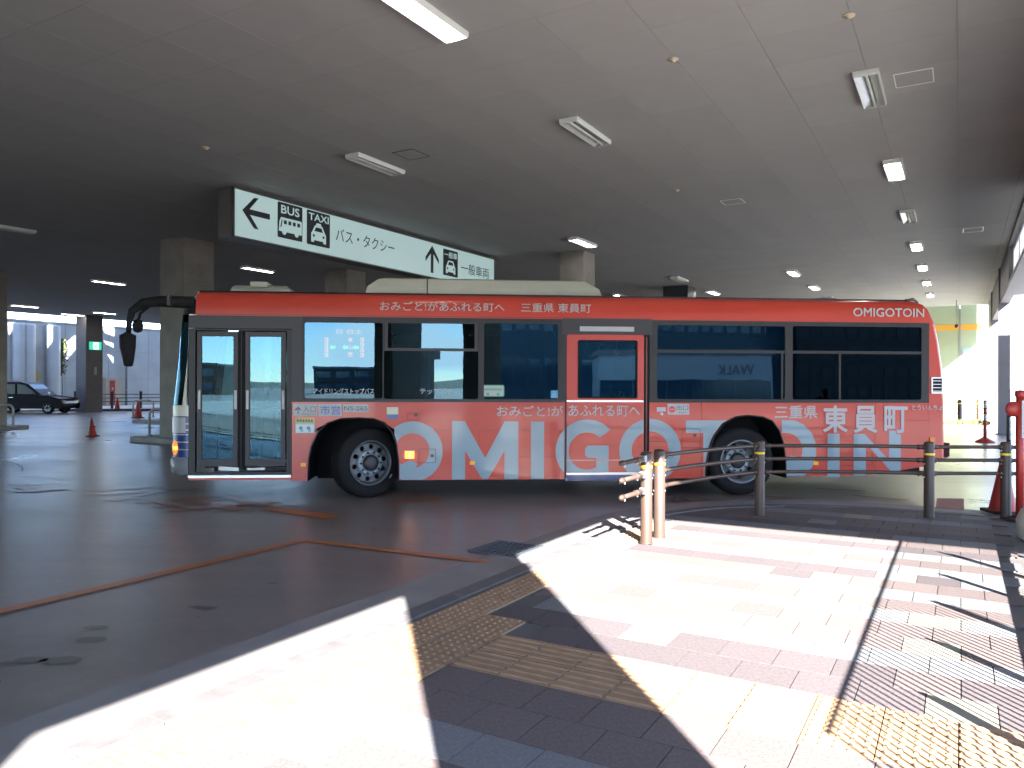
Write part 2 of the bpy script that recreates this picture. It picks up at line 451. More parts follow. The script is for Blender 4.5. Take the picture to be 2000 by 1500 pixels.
for j in (0, 1):
    for a in (3.6, 3.9): put(bme, a, .15 + j * .3)
# pavement outside the arcade and the lit ground at the far end
M_out = mat("outdoor_paving", (.34, .33, .31), .8, var=.1, scale=1.2, bump=.15, bscale=60)
mb = MB(); mb.add([AB(-60, 2.2, .004), AB(60, 2.2, .004), AB(60, 26, .004), AB(-60, 26, .004)], [(0, 1, 2, 3)]); struct('outer_pavement', mb, M_out)
mb = MB(); mb.add([AB(38.6, -6, .004), AB(44, -6, .004), AB(44, 2.15, .004), AB(38.6, 2.15, .004)], [(0, 1, 2, 3)]); struct('far_pavement', mb, M_out)

# road paint and marks
M_opaint = mat("orange_road_paint", (.36, .12, .04), .4, var=.2, scale=5, dirt=((.2, .12, .09), 3, .58))
M_wornp = mat("worn_orange_paint", (.27, .10, .05), .33, var=.3, scale=4, dirt=((.19, .15, .14), 2.6, .50))
def road_poly(name, pts, m, z=.008):
    mb = MB(); mb.add([AB(a, b, z) for a, b in pts], [tuple(range(len(pts)))]); return struct(name, mb, m)
mb = MB()
mb.add([AB(-3, -5.62, .008), AB(5.56, -5.70, .008), AB(5.52, -5.58, .008), AB(-3, -5.50, .008)], [(0, 1, 2, 3)])
mb.add([AB(5.563, -5.70, .008), AB(5.62, -5.69, .008), AB(5.76, -3.60, .008), AB(5.71, -3.54, .008), AB(5.65, -3.60, .008), AB(5.523, -5.58, .008)], [(0, 1, 2, 3, 4, 5)])
struct('painted_line', mb, M_opaint)
road_poly('painted_bar', [(6.68, -7.52), (6.90, -7.50), (6.86, -6.34), (6.60, -6.34)], M_opaint)
mb = MB()
BZ = [.0045]
def bar(a0, b0, a1, b1, wd):
    BZ[0] += .0004
    L = math.hypot(a1 - a0, b1 - b0); na, nb = -(b1 - b0) / L * wd / 2, (a1 - a0) / L * wd / 2
    mb.add([AB(a0 + na, b0 + nb, BZ[0]), AB(a1 + na, b1 + nb, BZ[0]), AB(a1 - na, b1 - nb, BZ[0]), AB(a0 - na, b0 - nb, BZ[0])], [(0, 1, 2, 3)])
def qf(px, py):
    u, v = uv(px, py); d = CAM_H / v; x, y = u * d, d; return SA * x + CA * y, CA * x - SA * y
for (x0, y0, x1, y1, w_) in [(160, 975, 395, 958, .20), (215, 984, 330, 962, .22), (170, 966, 300, 957, .14), (268, 988, 420, 973, .26), (330, 1002, 545, 982, .24), (300, 996, 480, 972, .16), (360, 976, 470, 1000, .22), (430, 970, 520, 992, .20), (290, 982, 400, 1001, .14),
                             (735, 972, 800, 962, .20), (770, 984, 860, 972, .22), (790, 962, 850, 980, .18), (745, 965, 850, 962, .14), (30, 968, 130, 962, .16), (40, 957, 75, 968, .2), (15, 955, 120, 951, .06), (0, 937, 150, 941, .04)]:
    bar(*qf(x0, y0), *qf(x1, y1), w_)
struct('worn_lettering', mb, M_wornp)
mb = MB()
for s_ in [(11.1, -2.7, 11.2, -2.0, .10), (11.9, -1.3, 11.8, -.6, .08), (11.5, .3, 11.4, 1.1, .08), (12.4, -1.9, 12.5, -1.2, .07), (12.3, .1, 12.2, .9, .06)]: bar(*s_)
struct('worn_crossing_marks', mb, mat("worn_red_paint", (.25, .11, .09), .6, var=.25, scale=5))
road_poly('red_brick_patch', [(11.2, -.27), (12.25, -.27), (12.4, .05), (11.22, .05)], mat("red_brick", (.30, .12, .085), .8, var=.15, scale=9))
mb = MB(); strip(mb, inset(kp[6:], -.04), inset(kp[6:], -.015), .008); struct('kerb_edge_line', mb, mat("pale_line", (.55, .55, .55), .6))
# tyre marks on the polished floor
M_tyre = mat("tyre_mark", (.055, .05, .052), .45, var=.2, scale=3)
mb = MB()
def arc_mark(pts, wd):
    n = len(pts); ps = [Vector((*p, 0)) for p in pts]; q = []
    for i in range(n):
        d = (ps[min(i + 1, n - 1)] - ps[max(i - 1, 0)]).normalized(); nn = Vector((-d.y, d.x, 0)) * wd / 2; q.append((ps[i] + nn, ps[i] - nn))
    vs = [AB(p.x, p.y, .003) for a_ in q for p in a_]; mb.add(vs, [(2 * i, 2 * i + 1, 2 * i + 3, 2 * i + 2) for i in range(n - 1)])
def qb(p0, p1, p2, n=14): return [((1 - t) ** 2 * p0[0] + 2 * t * (1 - t) * p1[0] + t * t * p2[0], (1 - t) ** 2 * p0[1] + 2 * t * (1 - t) * p1[1] + t * t * p2[1]) for t in [i / n for i in range(n + 1)]]
for i in range(10):
    a0 = 5 + i * 1.7 + random.uniform(-.6, .6)
    arc_mark(qb((a0, -26 - random.random() * 4), (a0 + 3.0 + random.random() * 2, -19), (a0 + 1.5 + random.random() * 5, -11 - random.random() * 4)), .03 + .025 * random.random())
for i in range(6):
    a0 = 13 + i * 2.1
    arc_mark(qb((a0, -35), (a0 + 5, -27), (a0 + 1, -20 - random.random() * 3)), .035)
arc_mark(qb((17.2, -25.6), (19.5, -25.2), (17.6, -22.5)), .05); arc_mark(qb((17.5, -26), (20.5, -25.6), (20.3, -22.5)), .05)
struct('tyre_marks', mb, M_tyre)
mb = MB()
for (px, py, w_) in [(190, 1232, .16), (180, 1256, .2), (62, 1296, .2), (118, 1297, .24), (405, 1192, .18), (380, 1190, .1), (388, 1210, .04), (535, 1143, .1), (20, 1302, .1)]:
    u, v = uv(px, py); d = CAM_H / v; c = Vector((u * d, d, .0035))
    k = 14; mb.add([c + Vector((w_ * .5 * math.cos(2 * PI * i / k) * random.uniform(.8, 1.1), w_ * .3 * math.sin(2 * PI * i / k) * random.uniform(.7, 1.1), 0)) for i in range(k)], [tuple(range(k))])
struct('oil_stains', mb, mat("oil_stain", (.10, .085, .08), .32))

# drain grate in the gutter
dr = thing('drain_grate', 'dark steel drain grate set in the gutter beside the dotted paving', 'drain grate', AB(6.26, -3.70, .004), ROT_AB)
MB().box(-.27, .27, -.25, .25, -.002, .002).build('pit', mat("pit_black", (.008, .008, .01), .8), dr)
M_gr = mat("grate_steel", (.065, .075, .088), .5)
m = MB()
for x0, x1, y0, y1 in ((-.28, .28, -.26, -.235), (-.28, .28, .235, .26), (-.28, -.255, -.235, .235), (.255, .28, -.235, .235)): m.box(x0, x1, y0, y1, 0, .012)
m.build('frame', M_gr, dr)
bar_me = MB().box(-.235, .235, -.009, .009, 0, .011).mesh('bar'); bar_me.materials.append(M_gr)
for i in range(9): link('bar', bar_me, dr, loc=(0, -.208 + i * .052, 0))
for x in (-.12, 0, .12): MB().box(x - .004, x + .004, -.235, .235, .001, .0085).build('crossbar', M_gr, dr)
mb = MB(); strip(mb, [(5.9, -4.06), (6.62, -4.06)], [(5.9, -3.4), (6.62, -3.4)], .0045); 

# ---------------------------------------------------------------- ceiling, roof and walls of the hall
CEIL = 5.54
ceil = thing('ceiling', None, None); ceil['kind'] = 'structure'
m = MB(); box_ab(m, -26, 43.4, -45.3, 1.15, CEIL + .035, CEIL + 1.3); m.build('roof_slab', mat("slab_concrete", (.2, .2, .2), .9), ceil)
PA, PB = .87, .99
pan = MB().box(0, PA - .004, 0, PB - .004, 0, .012).mesh('ceiling_panel'); pan.materials.append(M_ceil)
cand = []
for i in range(-31, 44):
    for j in range(-45, 3):
        a = 6.45 + i * PA; b = -1.03 + j * PB
        if a < -20 or a + PA > 43.4 or b - PB < -45.3 or b > 1.15: continue
        c = AB(a + PA / 2, b - PB / 2, CEIL); cand.append((not inview(c, .05), c.length, a, b))
cand.sort()
rest = MB()
for n, (nv, L, a, b) in enumerate(cand):
    if n < 300 and not nv: link('ceiling_panel', pan, ceil, loc=AB(a, b, CEIL), rotz=ROT_AB)
    else: rest.box(0, PA - .004, 0, PB - .004, 0, .012, Matrix.Translation(AB(a, b, CEIL)) @ Matrix.Rotation(ROT_AB, 4, 'Z'))
box_ab(rest, -19.5, 43.3, .957, 1.146, CEIL, CEIL + .012)
o = rest.build('ceiling_panel_field', M_ceil, ceil); o['kind'] = 'stuff'
# small fittings on the ceiling
M_fit = mat("fitting_cream", (.55, .46, .33), .4)
det = None
for (a, b, lab) in [(9.08, -3.03, 'round cream ceiling detector above the bus roof, middle of the picture top'), (8.94, -1.04, 'round cream ceiling detector nearest the right end light'), (8.56, -10.95, 'small cream ceiling detector above the hanging sign'), (15.15, -4.98, 'tiny pale ceiling detector midway between lit and unlit fixtures')]:
    if det is None:
        det = thing('ceiling_detector', lab, 'detector', AB(a, b, CEIL), 0, 'detectors on the ceiling')
        MB().lathe([(.0, .0), (.065, .0), (.06, -.014), (.0, -.014)], seg=20).build('base', M_fit, det)
        MB().lathe([(.032, -.014), (.026, -.034), (.0, -.038)], seg=16).build('sensor', M_fit, det)
    else: copy_tree(det, AB(a, b, CEIL), 0, lab)
def outline(name, lab, a0, a1, b0, b1, wd, m_, cat):
    t = thing(name, lab, cat, AB((a0 + a1) / 2, (b0 + b1) / 2, CEIL), ROT_AB)
    da, db = (a1 - a0) / 2, (b1 - b0) / 2
    plate_b = MB().box(-da + wd, da - wd, -db + wd, db - wd, -.004, -.001); plate_b.build('panel', M_ceil, t)
    f = MB()
    for x0, x1, y0, y1 in ((-da, da, -db, -db + wd), (-da, da, db - wd, db), (-da, -da + wd, -db + wd, db - wd), (da - wd, da, -db + wd, db - wd)): f.box(x0, x1, y0, y1, -.008, -.001)
    f.build('frame', m_, t)
outline('access_hatch', 'thin dark square hatch outline in the ceiling above the bus', 10.33, 10.82, -8.41, -7.97, .008, M_dark, 'access hatch')
outline('access_hatch', 'small pale framed hatch in the ceiling beside the nearest light of the right row', 10.92, 11.42, -.75, -.30, .012, M_white, 'access hatch')
outline('access_hatch', 'small pale framed hatch in the ceiling far above the rear of the bus', 16.45, 16.9, -4.46, -4.01, .02, M_white, 'access hatch')
outline('access_hatch', 'small pale framed hatch in the ceiling, farthest of the hatches at right', 22.3, 22.9, .05, .5, .02, M_white, 'access hatch')

# arcade edge on the right: beam, canopy beyond it and pillars
mb = MB(); box_ab(mb, -26, 18, 1.15, 1.42, 4.37, 6.84); box_ab(mb, 25.2, 43.4, 1.15, 1.42, 4.37, 6.84); box_ab(mb, 18.002, 25.198, 1.15, 1.42, 4.37, 4.50); box_ab(mb, 18.002, 25.198, 1.15, 1.42, 5.46, 6.84); o = mb.build('edge_beam', M_steel); tag(o, kind='structure')
mb = MB(); box_ab(mb, 2.85, 28.3, 1.44, 10.5, 4.41, 4.85); tag(mb.build('outer_canopy', M_steel), kind='structure')
def frosted():
    m = bpy.data.materials.new("frosted_pane"); m.use_nodes = True; n = m.node_tree.nodes; n.remove(n["Principled BSDF"])
    t = n.new("ShaderNodeBsdfTranslucent"); t.inputs[0].default_value = (.28, .28, .28, 1); m.node_tree.links.new(t.outputs[0], n["Material Output"].inputs[0]); MATS["frosted_pane"] = m; return m
hw = thing('high_window', 'bright high window above the edge beam at the right border', 'window', AB(21.6, 1.28, 0), ROT_AB)
for k in range(3): MB().box(-3.58 + k * 2.4, -1.22 + k * 2.4, -.004, .004, 4.51, 5.45).build('pane', frosted() if k == 0 else MATS["frosted_pane"], hw)
for k in range(4): MB().box(-3.6 + k * 2.39, -3.57 + k * 2.39, -.03, .03, 4.502, 5.458).build('mullion', M_white, hw)
M_scol = mat("steel_column_paint", (.16, .15, .165), .5)
for a, lab in ((30.45, 'slim dark steel column at the right, nearer of the pair'), (37.8, 'slim dark steel column at the right, beside the yellow striped wall')):
    t = thing('steel_column', lab, 'column', AB(a, 1.27, 0), ROT_AB, 'steel columns of the arcade')
    MB().box(-.17, .17, -.17, .17, 0, CEIL - .002).build('shaft', M_scol, t)
    MB().box(-.24, .24, -.24, .24, 0, .03).build('base_plate', M_scol, t)
MB_ = MB()
def conc_column(a, b, s, lab, z1=CEIL - .002, z0=0.0, joints=True, m_=None, group='square concrete columns under the roof'):
    t = thing('concrete_column', lab, 'column', AB(a, b, 0), ROT_AB, group)
    h = s / 2; c = .025; prof = [(-h + c, -h), (h - c, -h), (h, -h + c), (h, h - c), (h - c, h), (-h + c, h), (-h, h - c), (-h, -h + c)]
    edges = [z0] + ([.95 + i * 1.15 for i in range(4)] if joints else []) + [z1]
    for q0, q1 in zip(edges, edges[1:]):
        m = MB(); m.prism([(x, y, q0 + (.006 if q0 > z0 else 0)) for x, y in prof], (0, 0, q1 - q0 - (.006 if q0 > z0 else 0))); m.build('shaft_lift', m_ or M_conc, t)
    MB().box(-h + .02, h - .02, -h + .02, h - .02, z0 + .01, z1 - .01).build('core', mat("joint_shadowless", (.2, .19, .18), .9), t)
    return t
for a, b, s, lab in [(13.87, -18.5, 1.0, 'large concrete column rising just behind the front of the bus'),
                     (20.3, -27.6, 1.0, 'concrete column half hidden behind the big one left of the bus'),
                     (13.93, -29.5, 1.05, 'concrete column cut by the left edge of the picture'),
                     (20.27, -18.55, 1.0, 'concrete column seen above the bus between the two roof units'),
                     (20.9, -9.92, .80, 'concrete column above the right end of the long roof unit'),
                     (-.18, 1.27, .8, 'concrete pillar beside the camera whose shadow crosses the paving'),
                     (-4.8, 1.27, 1.15, 'second concrete pillar behind the camera'),
                     (15.2, 1.2, .5, 'concrete pillar of the arcade out of frame to the right')]:
    conc_column(a, b, s, lab)
conc_column(26.0, -43.3, 1.0, 'dark column at the far left with the green exit sign', m_=mat("dark_column_paint", (.11, .10, .105), .7, var=.1, scale=2))
mb = MB(); box_ab(mb, 29.4, 30.5, -10.2, -9.2, 4.7, CEIL - .002); tag(mb.build('shaded_column_top', M_dark), 'column top under the ceiling above the bus, coloured dark for its shade', 'duct box')  # upper part of a column in shadow, the shade put into its colour
# islands under the columns
def island(a, b, da, db, lab):
    t = thing('kerb_island', lab, 'kerb island', AB(a, b, 0), ROT_AB)
    o_ = rrect(-da, da, -db, db, .25)
    m = MB(); m.prism([(x, y, 0) for x, y in o_], (0, 0, .13)); m.build('kerb_ring', mat("island_kerb", (.2, .19, .18), .7, var=.15, scale=5), t)
    o_ = rrect(-da + .15, da - .15, -db + .15, db - .15, .2)
    m = MB(); m.prism([(x, y, .1) for x, y in o_], (0, 0, .036)); m.build('island_top', M_gutter, t)
island(13.9, -18.6, .95, 1.25, 'low kerbed island under the large column left of the bus')
island(20.3, -27.9, .9, 1.6, 'low kerbed island under the half hidden column')
island(13.95, -29.4, .9, 1.25, 'low kerbed island at the left edge of the picture')
# end wall on the right: yellow green, orange stripe
wall = thing('end_wall', 'pale yellow green end wall with an orange stripe', 'wall', AB(44.2, -5, 0), ROT_AB)
M_yg = mat("yellow_green_panel", (.40, .44, .25), .6, var=.04, scale=1)
for (b0, b1) in ((-12.5, -6.4), (-6.39, -2.9), (-2.89, -.02), (0.0, 1.02)):
    m = MB(); m.box(0, .2, -(b1 + 5), -(b0 + 5), 0, 6.8); m.build('wall_panel', M_yg, wall)
    MB().box(-.012, -.002, -(b1 + 5), -(b0 + 5), 4.42, 4.72).build('orange_stripe', mat("orange_stripe", (.75, .38, .04), .5), wall)
MB().box(-.04, .0, -5.03, -4.97, 0, 5.5).build('joint_strip', M_grey, wall)
MB().box(-.05, -.013, -6.0, -5.1, 2.9, 3.55).build('window', mat("pale_green_glass", (.35, .5, .4), .2), wall)
MB().box(-.03, -.0, 2.0, 7.3, 2.95, 3.0).build('ledge', M_grey, wall)
hc = thing('pendant_camera', 'small camera hanging on a rod before the yellow green wall', 'camera', AB(40.3, -.15, 4.35))
MB().tube([(0, 0, .1), (0, 0, 1.18)], .015, 6).build('rod', M_grey, hc); MB().lathe([(0, -.08), (.06, -.05), (.075, 0), (.06, .08), (0, .1)], seg=14).build('dome', M_dark, hc)
# dark rear wall of the hall, and the open left side with its retaining wall
mb = MB(); box_ab(mb, 44.2, 44.5, -45, -12.6, 0, 6.8); tag(mb.build('rear_wall', M_wallc), 'bare concrete wall closing the back of the hall behind the bus', 'wall')
mb = MB(); box_ab(mb, -26.3, -26, -45, -3.6, 0, 6.8); tag(mb.build('side_wall', M_wallc), 'bare concrete wall behind the camera on the road side', 'wall')
rw = thing('retaining_wall', 'tall concrete retaining wall outside the far left opening', 'wall', AB(0, -51, 0), ROT_AB)
x = 8.0
while x < 60:
    for (z0, z1) in ((0, 2.0), (2.01, 3.9), (3.91, 5.55)):
        MB().box(x, x + 2.98, 0, .5, z0, z1).build('concrete_panel', M_wallc, rw)
    x += 3.0
MB().box(8, 60, .03, .5, 0, 5.5).build('backing', mat("joint_shadowless", (.2, .19, .18), .9), rw)
MB().box(8, 60, -.06, .56, 5.56, 5.68).build('coping', M_grey, rw)
mb = MB(); box_ab(mb, 8, 60, -50.98, -45.6, 0, .14); struct('far_footway', mb, M_out)
# unseen wall added over the hall, its holes shape the sun patches beyond
def wall_hit(px, py):                  # a, height on the retaining wall face
    a, h = on_a_plane(px, py, -50.95); return a, h
TANE = math.tan(SUN_EL); SC, SS = .753, .6585
def back(px, py, bf=-45.45):
    a, h = wall_hit(px, py); s = (50.95 + bf) / SS
    s = (bf + 50.95) / SS
    return a - SC * s, h + TANE * s
opens = []
for poly in ([(12, 634), (34, 634), (14, 668)], [(70, 731), (98, 697), (98, 731)], [(96, 640), (114, 640), (114, 690), (96, 698)], [(127, 672), (148, 654), (148, 688), (126, 714)],
             [(196, 640), (224, 640), (224, 662), (204, 655)], [(207, 694), (222, 701), (222, 717)], [(200, 668), (222, 674), (222, 684), (206, 676)]):
    opens.append([back(*p) for p in poly])
up = thing('sun_mask_wall', 'unseen added wall above the open left side of the hall, cut to shape sun patches', 'wall', AB(0, -45.45, 0), ROT_AB)
plate('parapet', [rect(-26, 46, CEIL + .2, 18.0)] + opens, M_wallc, up, thick=.12)  # added sun mask, openings traced back from the wanted patches
# ---------------------------------------------------------------- the bus
YAWB = R(4.7); PLANE = 10.64
def BS(px, py=755.4):                  # surveyed point of the bus flank as (distance behind the front axle, height)
    u, v = uv(px, py); z = PLANE / (1 - u * math.tan(YAWB)); return (u * z + 2.006) / math.cos(YAWB), CAM_H - v * z
def bx(px): return BS(px)[0]
def bz(px, py): return BS(px, py)[1]
def bp(*pts): return [BS(x, y) for x, y in pts]
def brect(px0, px1, py0, py1):
    xm = (px0 + px1) / 2; return rect(bx(px0), bx(px1), bz(xm, py1), bz(xm, py0))
def bbox(px0, px1, py0, py1):
    xm = (px0 + px1) / 2; return (bx(px0), bx(px1), bz(xm, py1), bz(xm, py0))
bus = thing('city_bus', 'orange red city bus with big pale OMIGOTOIN lettering along its side', 'bus', (-2.006, 10.5, 0), YAWB)
W = 2.48
XF, XR = bx(367), bx(1849)             # straight flank from door edge to rear corner
ZB, ZW, ZS = 1.325, 2.485, .255
arch1 = bp((602, 945), (603, 900), (608, 875), (622, 845), (640, 829), (665, 820.5), (700, 818.5), (730, 820), (751, 828), (765, 845), (774, 870), (778, 900), (778, 945))
arch2 = bp((1380, 942), (1381, 905), (1386, 876), (1396, 848), (1413, 825), (1438, 811.5), (1462, 808.5), (1490, 811), (1509, 819), (1523, 838), (1531, 862), (1535, 890), (1536, 942))
def clipz(pts, z): return [(x, max(z, h)) for x, h in pts]
# lower flank panels, separate sheets with real gaps between them
def flank(name, loop, m=M_red, y=0.0, thick=.02, parent=None): return plate(name, [loop], m, parent or bus, thick, y + thick / 2)
zj = lambda px, py: bz(px, py)
d0, d1 = bx(569), bx(1105)
gap = .004
a1 = clipz(arch1, ZS)
flank('side_panel', [(d0, ZS), a1[0]] + a1[1:4] + [(bx(612), .94), (d0, .94)])
j1 = .935
left = [p for p in a1 if p[1] <= .94]
up1 = [p for p in a1]
flank('side_panel', [(d0, j1 + gap), (bx(611), j1 + gap)] + [p for p in a1[2:-3] if p[1] > j1 + gap] + [(bx(773), j1 + gap), (d1 - gap, j1 + gap), (d1 - gap, ZB), (d0, ZB)])
flank('side_panel', [(a1[-1][0], ZS), (bx(936), ZS), (bx(936), j1)] + [(bx(775), j1)] + [(a1[-3][0], a1[-3][1])] + [(a1[-2][0], a1[-2][1])])
flank('side_panel', rect(bx(936) + gap, bx(1094), ZS, bz(1010, 893)))
flank('side_panel', rect(bx(936) + gap, bx(1094), bz(1010, 893) + gap, j1))
flank('side_panel', rect(bx(1094) + gap, d1 - gap, ZS, j1))
a2 = clipz(arch2, ZS)
d2 = bx(1269); jx = bx(1371)
flank('side_panel', rect(d2, jx, .775 + gap, ZB))
flank('side_panel', rect(d2, jx, ZS, .775))
flank('side_panel', [(jx + gap, .775 + gap)] + [(bx(1387) - .01, .775 + gap)] + [p for p in a2 if p[1] > .8] + [(bx(1531), .775 + gap), (bx(1711), .775 + gap), (bx(1711), ZB), (jx + gap, ZB)])
flank('side_panel', [(jx + gap, ZS), (a2[0][0], ZS), a2[1], a2[2], (bx(1386) - .01, .775), (jx + gap, .775)])
skirt_r = bp((1692, 924), (1761, 914), (1817, 904), (1846, 897))
flank('side_panel', [(a2[-1][0], ZS + .02), (bx(1552), ZS + .02), (bx(1552), .775), (bx(1533), .775), (a2[-2][0], a2[-2][1])])
flank('side_panel', [(bx(1552) + gap, ZS + .02), skirt_r[0], (bx(1711), skirt_r[0][1] + .02), (bx(1711), .775), (bx(1552) + gap, .775)])
zc = bz(1760, 816)
flank('side_panel', [(bx(1711) + gap, skirt_r[0][1] + .025), skirt_r[1], skirt_r[2], (bx(1816), zc), (bx(1711) + gap, zc)])
flank('side_panel', rect(bx(1711) + gap, bx(1816), zc + gap, ZB))
# dark wells behind the gaps and arches
MB().box(bx(575), bx(1848), .03, .05, .45, ZB).build('inner_skin', M_black, bus)
for k, ap in ((0, arch1), (1, arch2)):
    m = MB(); n = len(ap); m.loft([[(x, .0, max(h, .25)) for x, h in ap], [(x, .75, max(h, .25)) for x, h in ap]]); o = m.build('wheel_well', M_black, bus)
    MB().box(ap[0][0], ap[-1][0], .74, .76, .2, 1.25).build('wheel_well_back', M_black, bus)
    # rubber lip
    m = MB(); m.tube([(x, -.008, h) for x, h in clipz(ap, ZS)], .013, 6); m.build('arch_lip', M_blackp, bus)
# the inner skin must not close the arches: cut it into pieces instead
for o in list(bus.children):
    if o.name.startswith('inner_skin'): bpy.data.objects.remove(o)
m = MB()
for x0, x1, z0 in ((bx(575), bx(600), .3), (bx(781), bx(1105), .3), (bx(1269), bx(1377), .3), (bx(1539), bx(1800), .3), (bx(600), bx(781), 1.18), (bx(1377), bx(1539), 1.18)): MB().box(x0, x1, .024, .034, z0, ZB).build('inner_skin', M_black, bus)
# roof band: one lofted skin over the whole roof, red flanks and cream top
def roof_ring(x, zt=0.0, ins=0.0):
    pr = [(0.0, ZW), (0.004, 2.58), (.018, 2.68), (.05, 2.755), (.105, 2.80), (.19, 2.825)]
    return [(x, y + ins, z + zt) for y, z in pr]
xs0, xs1 = bx(380), bx(1790)
XE = bx(1846)
m = MB(); m.loft([roof_ring(xs0), roof_ring(xs1)]); m.build('roof_cove', M_red, bus)
m = MB(); m.loft([[(x, W - y, z) for x, y, z in roof_ring(xs0)], [(x, W - y, z) for x, y, z in roof_ring(xs1)]]); m.build('roof_cove', M_red, bus)
m = MB(); m.loft([[(x, .19, 2.825), (x, .6, 2.86), (x, W / 2, 2.875), (x, W - .6, 2.86), (x, W - .19, 2.825)] for x in (xs0 - .1, xs1)]); m.build('roof', M_cream, bus)
m = MB(); m.tube([(xs0, .17, 2.828), (xs1 + .1, .17, 2.828)], .012, 6); m.build('rain_gutter', M_alu, bus)
m = MB(); m.box(xs0, bx(1272), -.006, .004, 2.495, 2.505); m.build('trim_line', mat("dark_red_trim", (.25, .02, .02), .4), bus)
# rear corner: rounded in plan and leaning in towards the top
PROF = [(2.485, 0.0, 0.0), (2.58, .004, .02), (2.68, .018, .05), (2.755, .05, .11), (2.80, .105, .20), (2.825, .19, .30)]
def rear_x(z): return XE + .03 - (0 if z < 1.2 else .25 * ((min(z, 2.6) - 1.2) / 1.6) ** 2.2)
def corner(z, ins=0.0, back=0.0):
    xe = rear_x(z) - back; r = .07; x0_ = bx(1790) if z >= 2.484 else bx(1816) + .002; o = [(x0_, ins, z)]
    for k in range(7):
        t = R(-90 + 90 * k / 6); o.append((max(x0_, xe - r + r * math.cos(t)), ins + r + r * math.sin(t), z))
    o += [(xe + .02, W / 2, z)]
    o += [(x, W - y, zz) for x, y, zz in o[:-1][::-1]]
    return o
m = MB(); m.loft([corner(z) for z in (.50, .8, 1.325, 1.8, 2.2, 2.483)]); m.build('rear_body', M_red, bus)
m = MB(); m.loft([corner(*p) for p in PROF]); m.add(corner(*PROF[-1]), [tuple(range(len(corner(1))))]); m.build('rear_roof', M_red, bus)
m = MB(); rb = [corner(z) for z in (.52, .55, .74)]
rb[0] = [(x - .05 if x > XE - .3 else x, y, z) for x, y, z in rb[0]]; rb = [[(x + (.09 if x > XE - .1 else 0), y, z) for x, y, z in r_] for r_ in rb]
m.loft([r_[5:-5] for r_ in rb]); m.build('rear_bumper', mat("bumper_blue_grey", (.20, .22, .28), .5), bus)
# louvre on the rear corner
lx0, lx1, lz0, lz1 = bbox(1820, 1843, 731, 763)
plate('louvre_frame', [rrect(lx0, lx1, lz0, lz1, .015), rect(lx0 + .02, lx1 - .02, lz0 + .02, lz1 - .02)], M_silver, bus, .02, -.006)
MB().box(lx0 + .02, lx1 - .02, -.003, .02, lz0 + .02, lz1 - .02).build('louvre_back', M_black, bus)
for k in range(4):
    z = lz0 + .03 + k * (lz1 - lz0 - .04) / 4
    MB().box(lx0 + .02, lx1 - .02, -.013, -.004, z, z + .010).build('louvre_slat', M_silver, bus)
# window band of black trim with openings
def wl(px0, px1, py0, py1, r=.03):
    a, b_, c, d = bbox(px0, px1, py0, py1); return rrect(a, b_, c, d, r, 3)
zt = ZW
band1 = rect(bx(590), bx(1105), ZB + .002, ZW)
W1 = wl(593, 746.5, 632, 780.5); W2 = wl(749, 934, 632, 780.5); W3 = wl(945, 1090, 631.5, 779.5)
plate('window_trim', [band1, W1, W2, W3], M_blackp, bus, .02, .004)
band2 = rect(bx(1269), bx(1816), ZB + .002, ZW)
W4 = wl(1284, 1534, 633, 777); W5 = wl(1549, 1801, 633, 776)
plate('window_trim', [band2, W4, W5], M_blackp, bus, .02, .004)
def pane(px0, px1, py0, py1, g, y=.012, nm='window_pane'):
    a, b_, c, d = bbox(px0, px1, py0, py1)
    return MB().box(a - .01, b_ + .01, y, y + .005, c - .01, d + .01).build(nm, g, bus)
for w_ in ((593, 746.5, 632, 780.5), (749, 934, 632, 780.5), (945, 1090, 631.5, 779.5)): pane(*w_, M_glass)
for w_ in ((1284, 1534, 633, 777), (1549, 1801, 633, 776)): pane(*w_, M_glassd)
# upper sliding frames
a, b_, c, d = bbox(750, 933, 632, 685)
plate('sash', [rect(a, b_, c - .01, d), rect(a + .045, b_ - .045, c + .028, d - .003)], M_alu, bus, .012, .006)
for q in (765, 918):
    m = MB(); m.lathe([(.0, -.012), (.012, -.012), (.012, .004)], (bx(q), 0, bz(q, 655)), 'Y', 12); m.build('sash_knob', M_dark, bus)
for (p0, p1) in ((1284, 1534), (1549, 1801)):
    a, b_, c, d = bbox(p0, p1, 681, 686.5); MB().box(a, b_, -.002, .012, c, d).build('transom', M_blackp, bus)
for q in (1527, 1640): MB().box(bx(q), bx(q) + .03, .001, .011, bz(q, 776), bz(q, 686)).build('mullion', M_blackp, bus)
# header rails
MB().box(bx(367), bx(590), -.012, .03, bz(480, 645), ZW - .002).build('door_header', M_alu, bus)
MB().box(bx(1098), bx(1274), -.014, .03, bz(1180, 652), ZW + .01).build('door_header', M_alu, bus)
MB().box(bx(590.3), bx(1097.5), -.008, .0, bz(850, 628.5), ZW - .002).build('top_rail', M_blackp, bus)
MB().box(bx(569), bx(1105), -.008, .0, ZB + .001, bz(850, 782)).build('belt_rail', M_alu, bus)
MB().box(bx(1269), bx(1812), -.008, .0, ZB + .001, bz(1500, 779)).build('belt_rail', M_blackp, bus)
MB().box(bx(568.5), bx(590), -.004, .024, ZB, bz(480, 645)).build('door_pillar', M_alu, bus)
